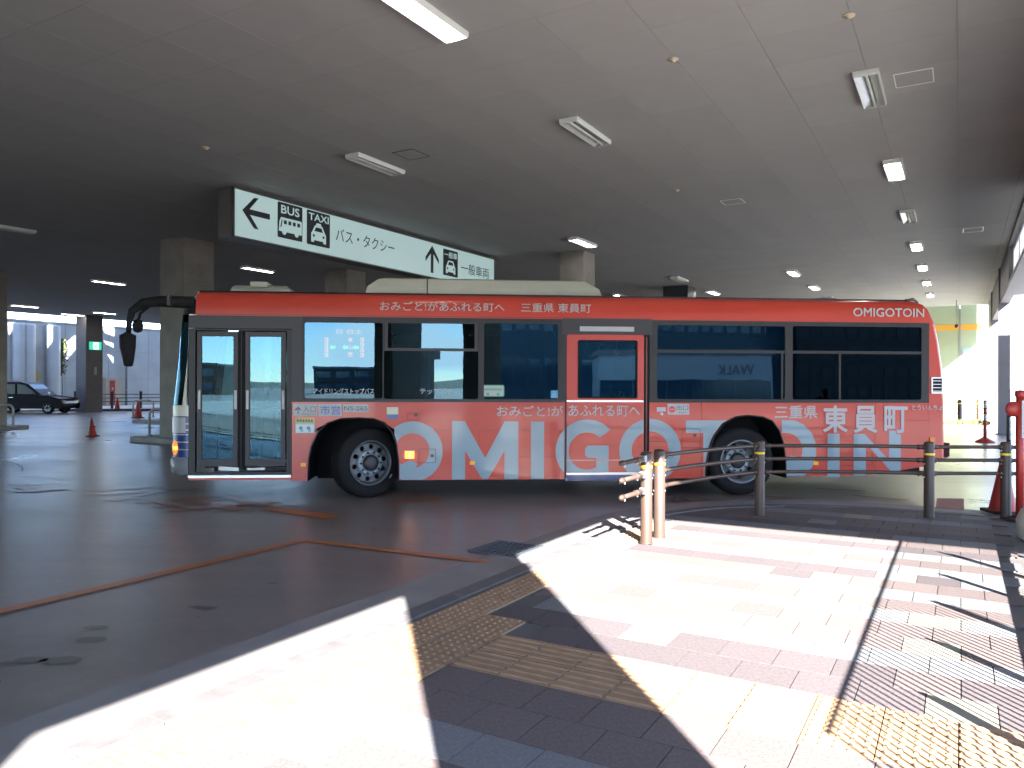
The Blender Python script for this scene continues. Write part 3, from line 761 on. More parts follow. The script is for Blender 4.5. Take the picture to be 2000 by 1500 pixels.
# front doors
zd0, zd1 = bz(470, 931), bz(470, 646)
plate('door_surround', [rect(bx(367), bx(568.3), zd0, zd1), rect(bx(380), bx(559), bz(470, 926), bz(470, 649))], M_blackp, bus, .05, .02)
for (p0, p1, g0, g1) in ((382.5, 462.5, 391.5, 453.5), (477, 556, 486, 547)):
    fr = plate('front_door', [rect(bx(p0), bx(p1), bz(470, 915), bz(470, 651)), rrect(bx(g0), bx(g1), bz(470, 901), bz(470, 660.5), .012, 2)], M_alu, bus, .025, .03)
    MB().box(bx(g0) - .01, bx(g1) + .01, .030, .036, bz(470, 902), bz(470, 660)).build('glass', M_glassc, fr)
    for q in (p0 + 2, p1 - 7): MB().box(bx(q), bx(q) + .033, .012, .0172, bz(470, 803), bz(470, 766)).build('white_reflector', M_whitep, fr)
MB().box(bx(463), bx(476.5), .005, .06, bz(470, 922), bz(470, 650)).build('door_rubber', M_black, bus)
MB().box(bx(469.2), bx(470.2), .001, .0048, bz(470, 922), bz(470, 650)).build('door_seam', M_alu, bus)
for (p0, p1, q) in ((427, 466, 1), (483, 517, -1)):
    m = MB(); zc_ = bz(470, 919); m.prism([(bx(p0), -.02, zc_ - .02), (bx(p1), -.02, zc_ - .035 if q > 0 else zc_ - .02), (bx(p1), -.02, zc_ + .012), (bx(p0), -.02, zc_ + .03 if q > 0 else zc_ + .005)], (0, .03, 0)); m.build('door_arm', M_white, bus)
MB().box(bx(367), bx(568), -.02, .03, bz(470, 937), bz(470, 932)).build('door_sill', M_silver, bus)
MB().box(bx(367), bx(568.5), -.004, .03, bz(470, 941.5), bz(470, 937.2)).build('sill_panel', M_red, bus)
# rear sliding door, standing a little proud
dp0, dp1 = 1106.5, 1257.5
g_ = rrect(bx(1129), bx(1244), bz(1180, 776), bz(1180, 664), .02, 4)
zt_ = bz(1180, 782)
plate('sliding_door', [rrect(bx(dp0), bx(dp1), zt_, bz(1180, 652.5), .02, 3), g_], M_red, bus, .03, -.006)
sdr = plate('sliding_door', [rect(bx(dp0), bx(dp1), bz(1180, 921), zt_ - .001)], M_red, bus, .03, -.006)
plate('door_glass_rubber', [rrect(bx(1128), bx(1245), bz(1180, 777), bz(1180, 663), .03, 4), rrect(bx(1130.5), bx(1242.5), bz(1180, 774.5), bz(1180, 665.5), .02, 4)], M_black, bus, .032, -.007)
MB().box(bx(1128), bx(1245), .004, .009, bz(1180, 777), bz(1180, 663)).build('window_pane', M_glassc, bus)
MB().box(bx(dp0), bx(dp1) - .005, -.026, -.021, bz(1180, 784), bz(1180, 780.5)).build('door_rail', M_silver, bus)
MB().box(bx(dp0), bx(dp1), -.026, -.021, bz(1180, 899), bz(1180, 896.5)).build('door_rail', mat("rail_rose", (.55, .3, .27), .4), bus)
MB().box(bx(dp0), bx(dp1), -.03, .0, bz(1180, 926), bz(1180, 921.5)).build('door_step_edge', M_silver, bus)
MB().box(bx(1105), bx(1268), -.004, .03, bz(1180, 938), bz(1180, 926.3)).build('door_skirt', M_navy, bus)
MB().box(bx(1257.8), bx(1268.5), .002, .04, ZS + .02, bz(1180, 652)).build('door_track', M_black, bus)
MB().box(bx(1262), bx(1264.5), -.002, .001, .4, bz(1180, 656)).build('track_seal', mat("seal_red_dark", (.12, .015, .015), .4), bus)
MB().box(bx(1103.5), bx(1106), -.012, .02, ZS, bz(1180, 652)).build('door_seal', M_alu, bus)
MB().box(bx(1132), bx(1238), -.024, -.0145, bz(1180, 646), bz(1180, 636.5)).build('door_lamp', M_whitep, bus)
# front end, rounded in plan
FR = .25
def front_ring(z, lean=0.0, grow=0.0, x0=None, half=False):
    xf = -2.615 + lean; o = [((x0 if x0 is not None else XF), -grow, z)]
    for k in range(8):
        t = R(-90 - 90 * k / 7); o.append((xf - grow + FR + FR * math.cos(t), -grow + FR + FR * math.sin(t), z))
    for k in range(1, 6): o.append((xf - grow - .09 * math.sin(PI * k / 10 ), -grow + FR + (W / 2 - FR) * k / 5, z))
    if x0 is not None: o = [(min(x, x0), y, zz) for x, y, zz in o]
    full = o + [(x, W - y, zz) for x, y, zz in o[:-1][::-1]]
    return full
zA, zBm, zC, zD = .33, .575, 1.145, 1.275
m = MB(); m.loft([front_ring(zA, .05, .0), front_ring(zA + .03, .0, .02), front_ring(zBm - .02, .0, .02), front_ring(zBm, .0, .0)]); m.build('front_bumper', mat("bumper_grey", (.17, .175, .19), .5), bus)
stripes = [(zBm + .001, 'n', .675), (.675, 'w', .690), (.690, 'n', .775), (.775, 'w', .79), (.79, 'n', .875), (.875, 'w', .89), (.89, 'n', .935), (.935, 'w', .955), (.955, 'n', 1.02), (1.02, 'w', 1.035), (1.035, 'n', 1.13), (1.13, 'c', zD)]
for k, (z0, cc, z1) in enumerate(stripes):
    m = MB(); m.loft([front_ring(z0), front_ring(z1)]); m.build({'n': 'navy_band', 'w': 'white_stripe', 'c': 'cream_panel'}[cc], {'n': M_navy, 'w': M_whitep, 'c': M_cream}[cc], bus)
m = MB(); m.loft([front_ring(z, 0, .006)[1:7] for z in (.905, 1.115)]); m.build('number_panel', M_whitep, bus)
m = MB(); m.loft([front_ring(zD, .0), front_ring(2.50, .13)]);
# windscreen glass in front, cream pillars on the flanks
def cut(r_, i0, i1): return r_[i0:i1]
n_ = len(front_ring(1))
m = MB(); m.loft([front_ring(zD, .0)[2:n_ - 2], front_ring(2.50, .13)[2:n_ - 2]]); m.build('windscreen', glass("screen_glass", (.30, .42, .38), 1.3, .1), bus)
m = MB(); m.loft([front_ring(zD, .0)[0:3], front_ring(2.50, .13)[0:3]]); m.build('front_pillar', M_cream, bus)
m = MB(); m.loft([front_ring(zD, .0)[n_ - 3:], front_ring(2.50, .13)[n_ - 3:]]); m.build('front_pillar', M_cream, bus)
m = MB(); m.loft([front_ring(2.50, .13, x0=xs0), front_ring(2.60, .15, x0=xs0), ]); m.build('brow_dark', M_black, bus)
m = MB(); m.loft([front_ring(2.60, .15, x0=xs0), front_ring(2.70, .19, -.02, x0=xs0)]); m.build('brow_navy', M_navy, bus)
m = MB(); m.loft([front_ring(2.70, .19, -.02, x0=xs0), front_ring(2.80, .27, -.08, x0=xs0), front_ring(2.845, .42, -.2, x0=xs0)]); m.build('brow_cream', M_cream, bus)
m = MB(); m.add([(x, y, 2.845) for x, y, z in front_ring(2.8, .42, -.2, x0=xs0)], [tuple(range(n_))]); m.build('roof_front', M_cream, bus)
# turn lamp, fog lamp
def lamp_on_corner(nm, z0, z1, m_, px0, px1, depth=.05):
    x0, x1 = bx(px0), bx(px1); cx, cz = (x0 + x1) / 2, (z0 + z1) / 2
    mbb = MB(); rr = []
    for k in range(6):
        t = k / 5 * PI / 2
        rr.append([(cx + (x1 - x0) / 2 * math.cos(t) * math.cos(p), -.0 - depth * math.sin(t), cz + (z1 - z0) / 2 * math.cos(t) * math.sin(p)) for p in [2 * PI * j / 18 for j in range(18)]])
    mbb.loft(rr, closed=True); return mbb.build(nm, m_, bus)
tl = lamp_on_corner('turn_lamp', .595, .812, M_orange, 331, 350, .06); tl.location.y = .085
tl.rotation_euler = (0, 0, 0)
m = MB(); m.lathe([(0, -.012), (.02, -.008), (.026, 0)], (bx(340), .028, .70), 'Y', 12); m.build('turn_lamp_bulb', M_orangec, bus)
fl = lamp_on_corner('fog_lamp', .41, .52, mat("lamp_lens", (.5, .5, .42), .15), 333, 349, .03); fl.location.y = .055
# side turn lamp, reflectors
a, b_, c, d = bbox(791, 809, 883, 897)
MB().box(a, b_, -.022, -.001, c, d).build('side_turn_lamp', emit("side_lamp_lit", (1, .35, .04), .25), bus)
MB().box(a + .04, b_ - .04, -.026, -.0225, c + .015, d - .02).build('side_lamp_core', M_orangec, bus)
MB().box(a - .01, b_ + .01, -.018, -.0005, d + .002, d + .012).build('lamp_hood', M_whitep, bus)
for q, yy, w_ in ((592, 911, 5), (923, 905, 5), (1595, 901, 5)):
    a, b_, c, d = bbox(q - w_, q + w_, yy - 3.5, yy + 3.5); MB().box(a, b_, -.008, -.0005, c, d).build('amber_reflector', M_reflx, bus)
a, b_, c, d = bbox(1817, 1827, 849, 858); MB().box(a, b_, -.02, -.0005, c, d).build('side_turn_lamp', mat("amber_lens", (.75, .2, .02), .25), bus)
# flap outlines and locks
M_seam = mat("seam_dark", (.06, .015, .015), .6)
def flap(px0, px1, py0, py1, lock=None, r=.02):
    a, b_, c, d = bbox(px0, px1, py0, py1)
    plate('flap_seam', [rrect(a, b_, c, d, r, 3), rrect(a + .006, b_ - .006, c + .006, d - .006, r - .005, 3)], M_seam, bus, .003, -.0012)
    if lock: 
        l0 = bbox(lock[0] - 2.8, lock[0] + 2.8, lock[1] - 2.8, lock[1] + 2.8); MB().box(l0[0], l0[1], -.006, -.0005, l0[2], l0[3]).build('flap_lock', M_dark, bus)
flap(817.5, 851.5, 878, 905.5, (844, 891.5)); flap(795, 819, 808, 822, (812, 812)); flap(1333, 1369, 835, 873, (1358, 848)); flap(1284, 1315, 880, 893, (1309, 883)); flap(1636, 1706, 880, 905)
for (p0, p1, pz) in ((780, 1104, 814.0),):
    a, b_, c, d = bbox(p0, p1, pz, pz + .9); 
# roof equipment
def roofbox(nm, x0, x1, y0, y1, z0, z1, sl, m_, sl2=None):
    sl2 = sl if sl2 is None else sl2; s_ = .16
    rings = [[(x0, y0, z0), (x1, y0, z0), (x1, y1, z0), (x0, y1, z0)], [(x0 + sl * .12, y0 + .01, z0 + (z1 - z0) * .45), (x1 - sl2 * .12, y0 + .01, z0 + (z1 - z0) * .45), (x1 - sl2 * .12, y1 - .01, z0 + (z1 - z0) * .45), (x0 + sl * .12, y1 - .01, z0 + (z1 - z0) * .45)],
             [(x0 + sl * .7, y0 + s_ * .35, z1 - .03), (x1 - sl2 * .7, y0 + s_ * .35, z1 - .03), (x1 - sl2 * .7, y1 - s_ * .35, z1 - .03), (x0 + sl * .7, y1 - s_ * .35, z1 - .03)],
             [(x0 + sl, y0 + s_, z1), (x1 - sl2, y0 + s_, z1), (x1 - sl2, y1 - s_, z1), (x0 + sl, y1 - s_, z1)]]
    m = MB(); m.loft(rings, closed=True, smooth=False); m.add(rings[-1], [(0, 1, 2, 3)]); return m.build(nm, m_, bus)
m_ac = mat("ac_cream", (.40, .40, .33), .5, var=.05, scale=2)
roofbox('roof_unit', -.05, .82, .42, W - .42, 2.84, 3.105, .26, m_ac, 0.0)
roofbox('roof_unit', .835, 3.36, .42, W - .42, 2.84, 3.105, 0.0, m_ac, .34)
roofbox('roof_fan_box', bx(438) - .1, bx(556) - .05, .6, 1.6, 2.85, 2.99, .02, m_ac, .1)
MB().box(bx(478) - .08, bx(508) - .05, .55, 1.2, 2.95, 3.02).build('roof_fan_cap', m_ac, bus)
m = MB(); m.loft([[(bx(1672) + r_ * math.cos(t), W / 2 - .3 + r_ * math.sin(t), z) for t in [2 * PI * k / 24 for k in range(24)]] for r_, z in ((.32, 2.84), (.30, 2.90), (.2, 2.925), (.01, 2.93))], closed=True); m.build('roof_hatch', mat("hatch_grey", (.2, .22, .22), .4), bus)
m = MB(); m.tube([(bx(1782), .15, 2.83), (bx(1800), .2, 2.855), (bx(1816), .3, 2.83), (bx(1826), .35, 2.74)], .018, 6); m.build('rear_camera_bracket', M_dark, bus)
# mirrors on their arms
m = MB(); m.tube([(XF + .05, .05, 2.66), (XF - .35, -.06, 2.66), (XF - .55, -.1, 2.63), (XF - .70, -.1, 2.52), (XF - .735, -.1, 2.35), (XF - .74, -.1, 2.2)], [.085, .075, .065, .05, .035, .03], 10); ma = m.build('mirror_arm', M_black, bus)
m = MB(); m.loft([[(XF - .75 + w_ * math.cos(t) * 1.0 + o_, -.1 + .07 * math.sin(t), z) for t in [2 * PI * k / 12 for k in range(12)]] for w_, z, o_ in ((.02, 2.24, 0), (.11, 2.20, 0), (.105, 2.05, .0), (.07, 1.88, .01), (.05, 1.80, .01), (.01, 1.79, .01))], closed=True); m.build('mirror', M_black, bus)
m = MB(); m.tube([(XF - .5, -.02, 2.6), (XF - .63, -.0, 2.5), (XF - .66, 0, 2.4)], .02, 6); m.lathe([(.0, .09), (.05, .07), (.075, 0), (.05, -.08), (0, -.1)], (XF - .66, 0, 2.34), seg=12); m.build('round_mirror', M_black, bus)
m = MB(); m.tube([(XF + .05, W - .05, 2.64), (XF - .5, W + .05, 2.62), (XF - .62, W + .1, 2.2)], .04, 8); m.build('mirror_arm', M_black, bus)
MB().box(XF - .7, XF - .56, W + .05, W + .2, 1.8, 2.3).build('mirror', M_black, bus)
MB().box(bx(352) - .14, bx(352) - .10, -.14, -.03, 2.60, 2.74).build('mirror_clamp', M_alu, bus)

# lower rear part of chassis, floor and interior
MB().box(XF + .1, XE - .3, .80, W - .80, .30, .36).build('floor', mat("bus_floor", (.12, .12, .13), .5), bus)
MB().box(bx(1300), XE - .2, .80, W - .8, .36, .60).build('raised_floor', mat("bus_floor", (.12, .12, .13), .5), bus)
m_in = mat("interior_panel", (.30, .30, .28), .6)
MB().box(XF, XE - .2, .1, W - .1, 2.60, 2.62).build('inner_ceiling', m_in, bus)
# far flank with its own windows
far = [rect(XF, bx(1816), ZS + .05, ZW)]
for i in range(6): far.append(rrect(XF + .9 + i * 1.55, XF + 2.35 + i * 1.55, ZB + .05, ZW - .1, .04, 3))
plate('far_flank', far, M_red, bus, .03, W - .015)
MB().box(XF + .2, bx(1816) - .1, W - .05, W - .045, ZB, ZW - .05).build('far_glass', M_glassd, bus)
MB().box(XF, XE, W - .12, W - .04, .36, ZB).build('inner_flank', m_in, bus)
seat_m = mat("seat_fabric", (.05, .10, .09), .85, var=.2, scale=30)
hand_m = mat("orange_handrail", (.75, .30, .05), .35)
def seat(x, y, z0):
    st = MB().box(x - .22, x + .22, y - .2, y + .2, z0 + .34, z0 + .44).build('seat', seat_m, bus)
    m = MB(); m.prism([(x + .18, y - .2, z0 + .40), (x + .26, y - .2, z0 + .40), (x + .34, y - .2, z0 + 1.02), (x + .28, y - .2, z0 + 1.04)], (0, .4, 0)); m.build('backrest', seat_m, st)
    m = MB(); m.tube([(x + .31, y - .18, z0 + 1.0), (x + .32, y - .14, z0 + 1.1), (x + .32, y + .14, z0 + 1.1), (x + .31, y + .18, z0 + 1.0)], .014, 6); m.build('grab_handle', hand_m, st)
    MB().box(x - .05, x + .05, y - .05, y + .05, z0, z0 + .34).build('pedestal', M_dark, st)
for x, z0 in ((1.25, .36), (2.05, .36), (6.4, .75), (7.15, .75)):
    seat(x, .42, z0)
for x, z0 in ((.35, .62), (1.25, .36), (2.05, .36), (2.9, .36), (3.7, .36), (4.9, .6), (5.65, .6), (6.4, .75), (7.15, .75)):
    seat(x, W - .45, z0)
for x in (-1.15, -.2, .85, 2.6, 4.25, 5.3, 6.05, 6.8):
    m = MB(); m.tube([(x, .92, .36), (x, .92, 2.6)], .016, 8); m.build('grab_pole', hand_m if x < 0 else M_silver, bus)
m = MB(); m.tube([(-2.1, .5, .45), (-2.1, .5, 1.15), (-1.7, .55, 1.25), (-1.35, .62, 1.20), (-1.15, .72, 1.28)], .018, 8); m.build('entry_rail', hand_m, bus)
m = MB(); m.tube([(bx(492), .55, .5), (bx(492), .55, 1.15), (bx(545), .62, 1.30)], .016, 8); m.build('entry_rail', hand_m, bus)
for yy in (.6, W - .6):
    m = MB(); m.tube([(-1, yy, 2.38), (7.3, yy, 2.38)], .013, 6); m.build('ceiling_rail', M_silver, bus)
    for k in range(16):
        x = -.6 + k * .5; hs = MB(); hs.tube([(x, yy, 2.38), (x, yy, 2.17)], .007, 5); hs.tube([(x + .045 * math.cos(t), yy, 2.125 + .045 * math.sin(t)) for t in [2 * PI * q / 10 for q in range(11)]], .006, 5, caps=False); hs.build('hanging_strap', M_whitep, bus)
MB().box(-2.35, -1.9, .75, W - .2, .36, 1.12).build('dashboard', M_dark, bus)
MB().box(-1.75, -1.70, .95, W - .9, .5, 1.5).build('fare_box_screen', M_dark, bus)
MB().box(-1.62, -1.40, .80, 1.05, .36, 1.25).build('fare_box', m_in, bus)
MB().box(-1.72, -1.60, 1.0, 1.16, 1.45, 1.95).build('notice_panel', mat("red_notice", (.5, .03, .08), .5), bus)
m = MB(); m.tube([(-2.0 + .2 * math.cos(t) * .35, W - .62 + .21 * math.sin(t), 1.28 + .2 * math.cos(t) * .6) for t in [2 * PI * k / 20 for k in range(21)]], .016, 6, caps=False); m.build('steering_wheel', M_dark, bus)
for (px0, px1, py0, py1) in ((860, 880, 690, 715), (895, 915, 688, 708), (975, 1030, 690, 716)):
    a, b_, c, d = bbox(px0, px1, py0, py1); MB().box(a, b_, 1.0, 1.01, c, d).build('notice_card', mat("green_notice", (.16, .42, .30), .6), bus)
# side display behind the first window
a, b_, c, d = bbox(625, 712, 637, 706)
MB().box(a, b_, .05, .12, c, d).build('led_display', M_black, bus)
M_led = emit("led_orange", (1, .10, .002), 3.0); M_ledg = emit("led_green", (.35, .9, .05), 1.2)
text('led_text', '日 白土', bbox(655, 706, 644, 653.5), M_led, bus, y=.046)
for q, ch in ((661, '東'), (675, '山'), (690, '西')): text('led_text', ch, bbox(677.5, 687, q, q + 8.5), M_led, bus, y=.046, bold=.02)
for q0 in (633, 656.5): 
    for r_ in range(3 if q0 == 633 else 0): pass
for r_ in range(4):
    a, b_, c, d = bbox(702, 709, 661 + r_ * 10, 669 + r_ * 10); plate('led_block', [rect(a, b_, c, d), rect(a + .008, b_ - .02, c + .012, d - .012)], M_led, bus, .002, .046)
    a, b_, c, d = bbox(632, 639, 661 + r_ * 10, 669 + r_ * 10); plate('led_block', [rect(a, b_, c, d), rect(a + .008, b_ - .02, c + .012, d - .012)], M_led, bus, .002, .046)
for q in (642, 667, 688):
    x0_, x1_ = bx(q), bx(q + 11); zc_ = bz(q, 680); m_ = [(x0_, zc_), (x0_ + .03, zc_ + .035), (x0_ + .03, zc_ + .018), (x1_, zc_ + .018), (x1_, zc_ - .018), (x0_ + .03, zc_ - .018), (x0_ + .03, zc_ - .035)]
    plate('led_arrow', [m_], M_ledg, bus, .002, .046)

# wheels
def wheel(x, y, steer, front=True):
    wt = bpy.data.objects.new('wheel', None); C.objects.link(wt); wt.parent = bus; wt.location = (x, y, .485); wt.rotation_euler = (0, 0, steer)
    Rr = .485
    prof = [(.30, -.135), (.33, -.142), (.40, -.150), (.45, -.143), (.472, -.125), (.484, -.10), (.485, 0), (.484, .10), (.472, .125), (.45, .143), (.33, .142), (.30, .135)]
    m = MB(); m.lathe(prof, axis='Y', seg=48); 
    for yy in (-.07, -.025, .02, .065): m.lathe([(.4855, yy), (.478, yy + .002), (.478, yy + .01), (.4855, yy + .012)], axis='Y', seg=48)
    m.build('tyre', M_black, wt)
    m = MB(); m.lathe([(.308, -.140), (.312, -.148), (.300, -.150), (.292, -.138), (.280, -.11), (.272, -.03), (.268, .1), (.268, .14)], axis='Y', seg=48); m.build('rim', M_rim if front else M_rimw, wt)
    ring_y = -.125 if front else .02
    rm = M_rim if front else mat('rim_dark', (.05, .055, .06), .5)
    hole = []
    R0, R1 = (.268, .115) if front else (.262, .12)
    n = 10 if front else 8
    holes = [circ(.225 * math.cos(2 * PI * k / n + .2), .225 * math.sin(2 * PI * k / n + .2), .036, 12) for k in range(n)]
    plate('rim_disc', [circ(0, 0, R0, 40), circ(0, 0, .10, 24)] + holes, rm, wt, .014, ring_y + (.035 if front else .03))
    m = MB(); m.lathe([(.185, ring_y + .03), (.182, ring_y - .0), (.17, ring_y - .012), (.115, ring_y - .012), (.108, ring_y + .02)], axis='Y', seg=32); m.build('hub_flange', M_rimw, wt)
    m = MB(); m.lathe([(.108, ring_y + .01), (.105, ring_y - .045), (.085, ring_y - .062), (.03, ring_y - .066), (0, ring_y - .066)], axis='Y', seg=28); m.build('hub', M_dark, wt)
    nut = MB().lathe([(.017, 0), (.015, -.028), (0, -.03)], axis='Y', seg=6, smooth=False).mesh('wheel_nut'); nut.materials.append(M_dark)
    for k in range(10):
        t = 2 * PI * k / 10; link('wheel_nut', nut, wt, loc=(.1475 * math.cos(t), ring_y - .012, .1475 * math.sin(t)))
    m = MB(); m.lathe([(.30, .1), (0, .1)], axis='Y', seg=32); m.build('brake_drum', M_black, wt)
    if front:
        o = MB().box(-.006, .006, -.1515, -.1495, -.03, .03).build('sidewall_glint', M_whitep, wt); o.location = (.30, 0, -.20); o.rotation_euler = (0, R(35), 0)  # white strip painted on the tyre as its sunlit highlight
    return wt
wheel(0, .20, R(31), True); wheel(5.30, .17, 0, False); wheel(0, W - .17, R(28), True); wheel(5.30, W - .17, 0, False)
for q in (0, 5.3): MB().box(q - .1, q + .1, .45, W - .45, .35, .58).build('axle', M_black, bus)
MB().box(XF + .3, XE - .6, .82, W - .82, .22, .29).build('underframe', M_black, bus)

# ---- lettering on the flank
TXT = 0.0
text('lettering', 'おみごと!があふれる町へ', bbox(741, 985, 590.5, 608.5), M_whitep, bus, y=-.003, bold=.012)
text('lettering', '三重県 東員町', bbox(1017, 1154, 591.5, 609.5), M_whitep, bus, y=-.003, bold=.012)
text('lettering', 'OMIGOTOIN', bbox(1667, 1806, 596.5, 613.5), M_whitep, bus, y=-.005, bold=.035)
text('lettering', 'おみごと!が', bbox(970.5, 1100, 792, 813.5), M_whitep, bus, y=-.003, bold=.018)
text('lettering', 'あふれる町へ', bbox(1110, 1250, 790, 812.5), M_whitep, bus, y=-.025, bold=.018)
text('lettering', '三重県', bbox(1514, 1598, 788.5, 814), M_whitep, bus, y=-.003, bold=.03)
M_drop = mat("dark_red_outline", (.42, .035, .025), .4)
for ch, p0, p1 in (('東', 1608, 1657), ('員', 1668, 1715), ('町', 1728, 1774)):
    text('lettering_outline', ch, bbox(p0 - .5, p1 + 1.5, 790, 843.5), M_red, bus, y=-.006, bold=.075)
    text('lettering', ch, bbox(p0, p1, 788, 841), M_whitep, bus, y=-.009, bold=.042)
text('lettering', 'とういんちょう', bbox(1783, 1853, 785.5, 796), M_whitep, bus, y=-.004, bold=.02)
text('lettering', 'アイドリングストップバス', bbox(611, 730, 760.5, 772), M_whitep, bus, y=.008, bold=.03)
text('lettering', 'テップバス', bbox(820, 884, 759.5, 770.5), M_whitep, bus, y=.008, bold=.03)
# big letters
YL = -.002
def ringpoly(cpx, cpy, rpx, thick_px, a0=0, a1=360):
    cx, cz = BS(cpx, cpy); sc = abs(bx(cpx + 1) - bx(cpx)); ro, ri = rpx * sc, (rpx - thick_px) * sc
    return cx, cz, ro, ri
def clip_poly(pts, f, val):            # Sutherland-Hodgman against a half plane f(p) >= val
    o = []
    for i in range(len(pts)):
        p, q = pts[i], pts[(i + 1) % len(pts)]; fp, fq = f(p) - val, f(q) - val
        if fp >= 0: o.append(p)
        if (fp >= 0) != (fq >= 0):
            t = fp / (fp - fq); o.append((p[0] + (q[0] - p[0]) * t, p[1] + (q[1] - p[1]) * t))
    return o
ZL = ZS + .004
def letter(loops, y=YL):
    loops = [clip_poly(l, lambda p: p[1], ZL) for l in loops]
    return plate('big_letter', [l for l in loops if len(l) > 2], M_letter, bus, .002, y)
def annulus(cpx, cpy, r, th, cutx=None, side=1, extra=None, y=YL):
    cx, cz, ro, ri = ringpoly(cpx, cpy, r, th)
    outer = circ(cx, cz, ro, 64); inner = circ(cx, cz, ri, 64)
    if cutx is None: 
        outer = clip_poly(outer, lambda p: p[1], ZL)
        return plate('big_letter', [outer, inner], M_letter, bus, .002, y)
    # split in quads and keep the ones outside the wheel arch
    m = MB(); n = 96
    for k in range(n):
        t0, t1 = 2 * PI * k / n, 2 * PI * (k + 1) / n
        q = [(cx + ro * math.cos(t0), cz + ro * math.sin(t0)), (cx + ro * math.cos(t1), cz + ro * math.sin(t1)), (cx + ri * math.cos(t1), cz + ri * math.sin(t1)), (cx + ri * math.cos(t0), cz + ri * math.sin(t0))]
        q = clip_poly(q, lambda p: p[1], ZL)
        for (A, B) in cutx:            # keep the side of each arch chord where the panel is
            if len(q) > 2: q = clip_poly(q, lambda p: ((B[0] - A[0]) * (p[1] - A[1]) - (B[1] - A[1]) * (p[0] - A[0])), .0)
        if len(q) > 2: m.prism([(x, y - .001, z) for x, z in q], (0, .002, 0))
    return m.build('big_letter', M_letter, bus)
# arch 1 right half is convex outward: a point is on the panel when it is left of any chord, so test per radial quad
def arch_cut_poly(pts, ap):
    """remove what falls inside an arch outline: keep the polygon only where outside"""
    return pts
def inside_arch(x, z, ap):
    c = False; n = len(ap)
    poly = ap
    for i in range(n):
        (x0, z0), (x1, z1) = poly[i], poly[(i + 1) % n]
        if (z0 > z) != (z1 > z) and x < (x1 - x0) * (z - z0) / (z1 - z0) + x0: c = not c
    return c
def fine_letter(test, px0, px1, py0, py1, ap, y=YL, step=.006):
    """letter whose edge follows the wheel arch: swept as thin upright slices"""
    x0, x1 = bx(px0), bx(px1); z1 = bz((px0 + px1) / 2, py0); z0 = max(ZL, bz((px0 + px1) / 2, py1))
    m = MB(); nx = int((x1 - x0) / step); nzs = 400
    def runs(x):
        o = []; st = None
        for k in range(nzs + 1):
            z = z0 + (z1 - z0) * k / nzs; ok = test(x, z) and not inside_arch(x, z, ap)
            if ok and st is None: st = z
            if (not ok or k == nzs) and st is not None:
                if z - st > .003: o.append((st, z))
                st = None
        return o
    prev = runs(x0 + .0001)
    for i in range(nx):
        xa = x0 + (x1 - x0) * i / nx; xb = x0 + (x1 - x0) * (i + 1) / nx; cur = runs(xb)
        if len(cur) == len(prev):
            for (a0, a1), (b0, b1) in zip(prev, cur): m.add([(xa, y, a0), (xb, y, b0), (xb, y, b1), (xa, y, a1)], [(0, 1, 2, 3)])
        else:
            for (b0, b1) in cur: m.add([(xa, y, b0), (xb, y, b0), (xb, y, b1), (xa, y, b1)], [(0, 1, 2, 3)])
        prev = cur
    return m.build('big_letter', M_letter, bus)
def disc_test(cpx, cpy, ro_px, ri_px, icx=None, icy=None, quad=None):
    cx, cz = BS(cpx, cpy); sc = bx(cpx + 1) - bx(cpx); ix, iz = BS(icx or cpx, icy or cpy)
    Q = bp(*quad) if quad else None
    def t(x, z):
        if (x - cx) ** 2 + (z - cz) ** 2 > (ro_px * sc) ** 2: return False
        if (x - ix) ** 2 + (z - iz) ** 2 > (ri_px * sc) ** 2: return True
        return bool(Q) and inside_arch(x, z, Q)
    return t
Zm = lambda X, Y: (560 + X / 5.556, 760 + Y / 5.556)
lip1 = [(x + (.02 if x > 0 else -.02), z + .0) for x, z in arch1]; lip2 = [(x + (.02 if x > 5.3 else -.02), z) for x, z in arch2]
fine_letter(disc_test(806, 883.5, 59, 34, 805, 882, [Zm(1150, 880), Zm(1230, 835), Zm(1330, 785), Zm(1380, 795), Zm(1425, 822), Zm(1405, 850), Zm(1365, 897), Zm(1290, 960), Zm(1150, 1010)]), 770, 866, 824, 941, lip1)
# M
Mz = lambda X, Y: BS(740 + X / 3.125, 520 + Y / 3.125)
letter([[Mz(447, 1312), Mz(447, 948), Mz(524, 948), Mz(650, 1172), Mz(768, 948), Mz(852, 948), Mz(852, 1312), Mz(768, 1312), Mz(768, 1128), Mz(668, 1300), Mz(630, 1300), Mz(527, 1128), Mz(527, 1312)]])
letter([[Mz(930, 1312), Mz(930, 948), Mz(1010, 948), Mz(1010, 1312)]])
# G across the door edge (body part behind, door part proud)
def G_loop():
    cx, cz = BS(1147, 880); sc = bx(1148) - bx(1147); ro, ri = 61 * sc, 36 * sc
    o = [(cx + ro * math.cos(R(t)), cz + ro * math.sin(R(t))) for t in range(42, 321, 3)]
    e0 = (cx + ro * math.cos(R(320)), cz + ro * math.sin(R(320)))
    gx1 = BS(1189, 870); bar_t = BS(1189, 869)[1]; bar_b = BS(1189, 893)[1]
    o += [(BS(1189, 900)[0], cz + ro * math.sin(R(318))), (BS(1189, 900)[0], bar_t), (BS(1148, 900)[0], bar_t)]
    o += [(BS(1143, 0)[0], bar_t - .04), (BS(1143, 0)[0], bar_b + .04), (BS(1148, 0)[0], bar_b), (BS(1165, 0)[0], bar_b), (BS(1165, 0)[0], cz + ri * math.sin(R(300)) + .0)]
    o += [(cx + ri * math.cos(R(t)), cz + ri * math.sin(R(t))) for t in range(298, 44, -3)]
    return o
gl = G_loop(); xdoor = bx(dp0)
